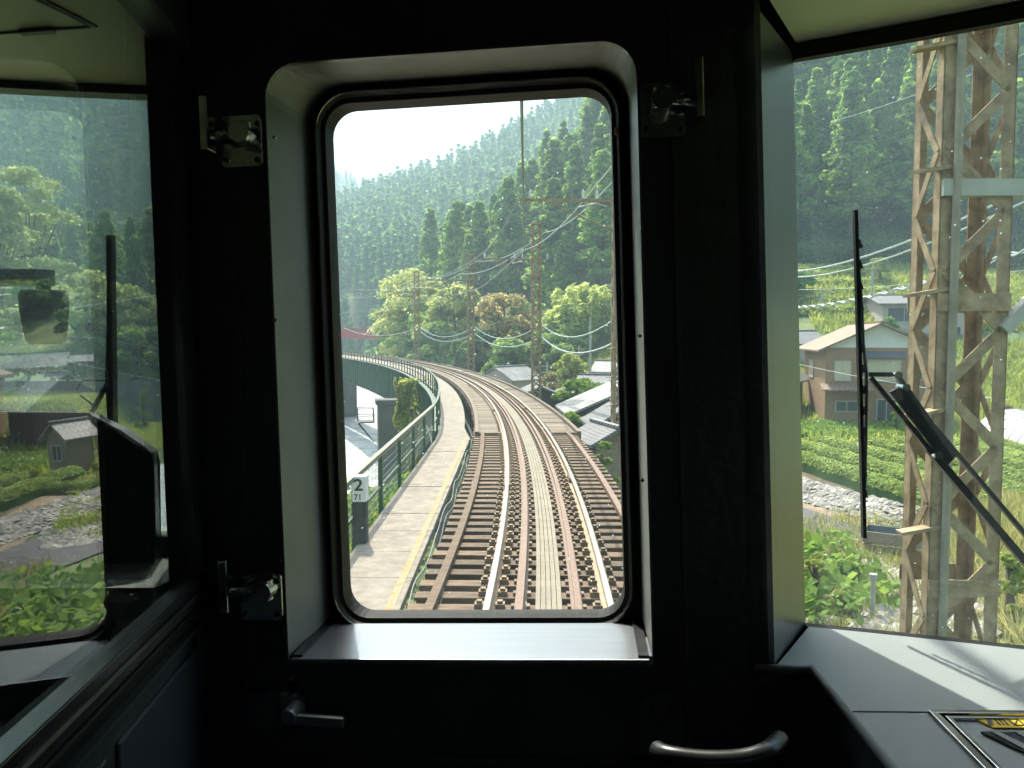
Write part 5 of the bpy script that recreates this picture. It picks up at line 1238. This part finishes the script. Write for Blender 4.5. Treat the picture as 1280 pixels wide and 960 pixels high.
# rear slab (whole width) and front slab left of the hatch
mb = MB(); mb.prism([Vector((a, b, DZ)) for a, b in [(.252, 1.282), (.342, 1.282), (.3508, hy1+.0015), (1.19, hy1+.0015)]+front+[(.29, 1.286)]], (0, 0, -.012)); mb.build('rear_top', M['desk'], dk)
mb = MB(); mb.prism([Vector((a, b, DZ-.0015)) for a, b in [(.3508, hy1), (.375, .35), (hx0, .35), (hx0, hy1)]], (0, 0, -.012)); mb.build('front_top', M['desk'], dk)
mb = MB(); e = [Vector((.252, 1.279, DZ-.002)), Vector((.342, 1.279, DZ-.002)), Vector((.366, .35, DZ-.002))]
mb.tube([e[0], e[1]], .006, 8); mb.tube([e[1], e[2]], .006, 8); mb.build('edge_roll', M['reveal'], dk, smooth=True)
mb = MB(); mb.prism([Vector((.252, 1.282, DZ-.012)), Vector((.342, 1.282, DZ-.012)), Vector((.366, .35, DZ-.012)), Vector((.386, .35, DZ-.012)), Vector((.362, 1.30, DZ-.012)), Vector((.252, 1.30, DZ-.012))], (0, 0, -.05)); mb.build('apron', M['black2'], dk)
mb = MB(); mb.box(.40, 1.19, .4, 1.3, -1.9, DZ-.05); mb.build('pedestal', M['black'], dk)
for px in (954, 1005): p = TT(px, 851, 1.276); mb = MB(); mb.tube([(p.x, 1.274, p.z), (p.x, 1.285, p.z)], .007, 10); mb.build('bolt', M['pillar'], dk)
# hatch
ht = MB()
def frame_(x0, y1, wd, z0, z1, m, name):
    mb = MB(); mb.box(x0, 1.19, y1-wd, y1, z0, z1); mb.box(x0, x0+wd, .35, y1-wd, z0, z1); return mb.build(name, m, dk, bevel=.001)
frame_(hx0, hy1-.0005, .010, DZ-.02, DZ+.004, M['chrome'], 'hatch_frame')
frame_(hx0+.010, hy1-.011, .005, DZ-.02, DZ-.006, M['black'], 'hatch_gap')
frame_(hx0+.0155, hy1-.0165, .006, DZ-.02, DZ+.003, M['chrome'], 'hatch_frame')
mb = MB(); mb.box(hx0+.022, 1.19, .35, hy1-.023, DZ-.02, DZ-.002); mb.build('hatch_cover', M['desk'], dk)
a = TZ(1216, 897, DZ); b = TZ(1290, 910, DZ)
mb = MB(); mb.prism([Vector((a.x+.004*k_[0], k_[1], DZ-.0015)) for k_ in ((0, a.y), (3, b.y), (60, b.y), (60, a.y))], (0, 0, .002)); yl = mb.build('warning_label', M['yellowlabel'], dk)
mb = MB(); h_ = (a.y-b.y)
def stroke(x, y, x2, y2, w_=.0016):
    mb.bar((a.x+x, b.y+h_*y, DZ+.001), (a.x+x2, b.y+h_*y2, DZ+.001), w_, .0006)
stroke(.012, .2, .018, .8, .006)
for k in range(3): stroke(.024+k*.005, .2, .025+k*.005, .8)
stroke(.024, .8, .034, .8); stroke(.042, .2, .042, .8); stroke(.042, .8, .054, .8); stroke(.054, .2, .054, .8); stroke(.042, .2, .054, .2); stroke(.044, .3, .052, .7); stroke(.064, .3, .064, .7); stroke(.064, .8, .074, .8); stroke(.066, .2, .074, .25)
mb.build('label_marks', M['ink'], yl)
c0 = TZ(1226, 916, DZ); 
mb = MB(); mb.prism([Vector((c0.x, c0.y, DZ-.001)), Vector((c0.x+.06, c0.y-.12, DZ-.001)), Vector((1.1, c0.y-.12, DZ-.001)), Vector((1.1, c0.y, DZ-.001))], (0, 0, .003)); mb.build('gauge_window', mat('gauge_glass', (.05, .06, .08), .06, var=.3), dk)
mb = MB()
for k in range(5): mb.prism([Vector((c0.x+.012+k*.028, c0.y-.004, DZ+.0022)), Vector((c0.x+.022+k*.028, c0.y-.004, DZ+.0022)), Vector((c0.x+.050+k*.03, c0.y-.07, DZ+.0022)), Vector((c0.x+.036+k*.03, c0.y-.07, DZ+.0022))], (0, 0, .001))
mb.build('glass_reflection_strip', M['reveal'], dk)  # pale strips drawn in for curved reflections on the gauge glass

# ---------------- wipers outside the windscreens
def ws_pt(px, py, off=.035):
    r = MTi @ ray(px, py); D = 1.45
    for _ in range(20): x = r.x*D/r.y; D = wsy(x)+off
    return r*(D/r.y)
wp = tthing('windscreen_wiper', 'long black wiper with folded arms on the right windscreen', 'wiper', tuple(ws_pt(1085, 467)), 'windscreen wipers')
mb = MB(); mb.bar(ws_pt(1069, 263, .02), ws_pt(1080, 672, .02), .006, .012, (0, 1, 0)); mb.build('blade', M['rubber'], wp)
mb = MB(); mb.tube([ws_pt(1071, 300), ws_pt(1077, 380), ws_pt(1079, 430), ws_pt(1083, 467), ws_pt(1083, 510), ws_pt(1082, 560), ws_pt(1081, 610)], .003, 6)
for py in range(300, 620, 26): mb.bar(ws_pt(1072+(py-263)*.027, py), ws_pt(1076+(py-263)*.02, py+10), .006, .006)
mb.build('blade_holder', M['darksteel'], wp)
mb = MB(); mb.bar(ws_pt(1086, 468, .045), ws_pt(1122, 468, .045), .008, .010, (0, 1, 0)); mb.bar(ws_pt(1120, 468, .045), ws_pt(1162, 527, .045), .008, .011, (0, 1, 0)); mb.bar(ws_pt(1162, 527, .045), ws_pt(1310, 702, .045), .007, .010, (0, 1, 0)); mb.build('upper_arm', M['darksteel'], wp)
mb = MB(); mb.bar(ws_pt(1088, 472, .05), ws_pt(1160, 560, .05), .008, .010, (0, 1, 0)); mb.bar(ws_pt(1160, 560, .05), ws_pt(1320, 748, .05), .012, .014, (0, 1, 0)); mb.build('lower_arm', M['darksteel'], wp)
mb = MB(); mb.prism([ws_pt(1113, 490, .04), ws_pt(1131, 480, .04), ws_pt(1196, 570, .04), ws_pt(1184, 582, .04)], (0, .008, 0)); mb.build('spring_plate', M['darksteel'], wp)
for a, b in ((1120, 469), (1130, 484), (1170, 568)): q = ws_pt(a, b, .04); mb = MB(); mb.tube([(q.x, q.y-.012, q.z), (q.x, q.y+.02, q.z)], .007, 12); mb.build('pivot', M['chrome'], wp)
wp2 = tthing('windscreen_wiper', 'long black wiper upright on the left windscreen', 'wiper', tuple(TT(140, 480, 1.5)), 'windscreen wipers')
def lw(px, py, o_=.0): return ws_pt(px, py, .025+o_)
mb = MB(); mb.bar(lw(138.5, 294), lw(142, 545), .011, .014, (0, 1, 0)); mb.build('blade', M['rubber'], wp2)
mb = MB(); mb.tube([lw(135, 303), lw(135, 400), lw(133, 473), lw(136, 530)], .0025, 6); mb.build('blade_holder', M['darksteel'], wp2)
mb = MB(); mb.tube([lw(146, 476), lw(103, 475), lw(95, 487)], .0022, 6); mb.bar(lw(134, 480), lw(115, 515), .007, .008, (0, 1, 0)); mb.tube([lw(100, 494), lw(116, 506)], .002, 6); mb.build('arm', M['darksteel'], wp2)

# ------------------------------------------------------------------ haze
if HAZE > 0:
    m, nt_, b = newmat('haze'); nt_.nodes.remove(b); v = nt_.nodes.new('ShaderNodeVolumePrincipled'); v.inputs['Color'].default_value = (.56, .82, 1.0, 1); v.inputs['Density'].default_value = HAZE; v.inputs['Anisotropy'].default_value = .2
    nt_.links.new(v.outputs[0], nt_.nodes['Material Output'].inputs['Volume'])
    mb = MB(); mb.box(-4200, 4200, -4200, 4200, -12, 520); o = mb.build('haze', m); tag(o, kind='stuff')
for o in bpy.data.objects:
    if '_o' in o: del o['_o']
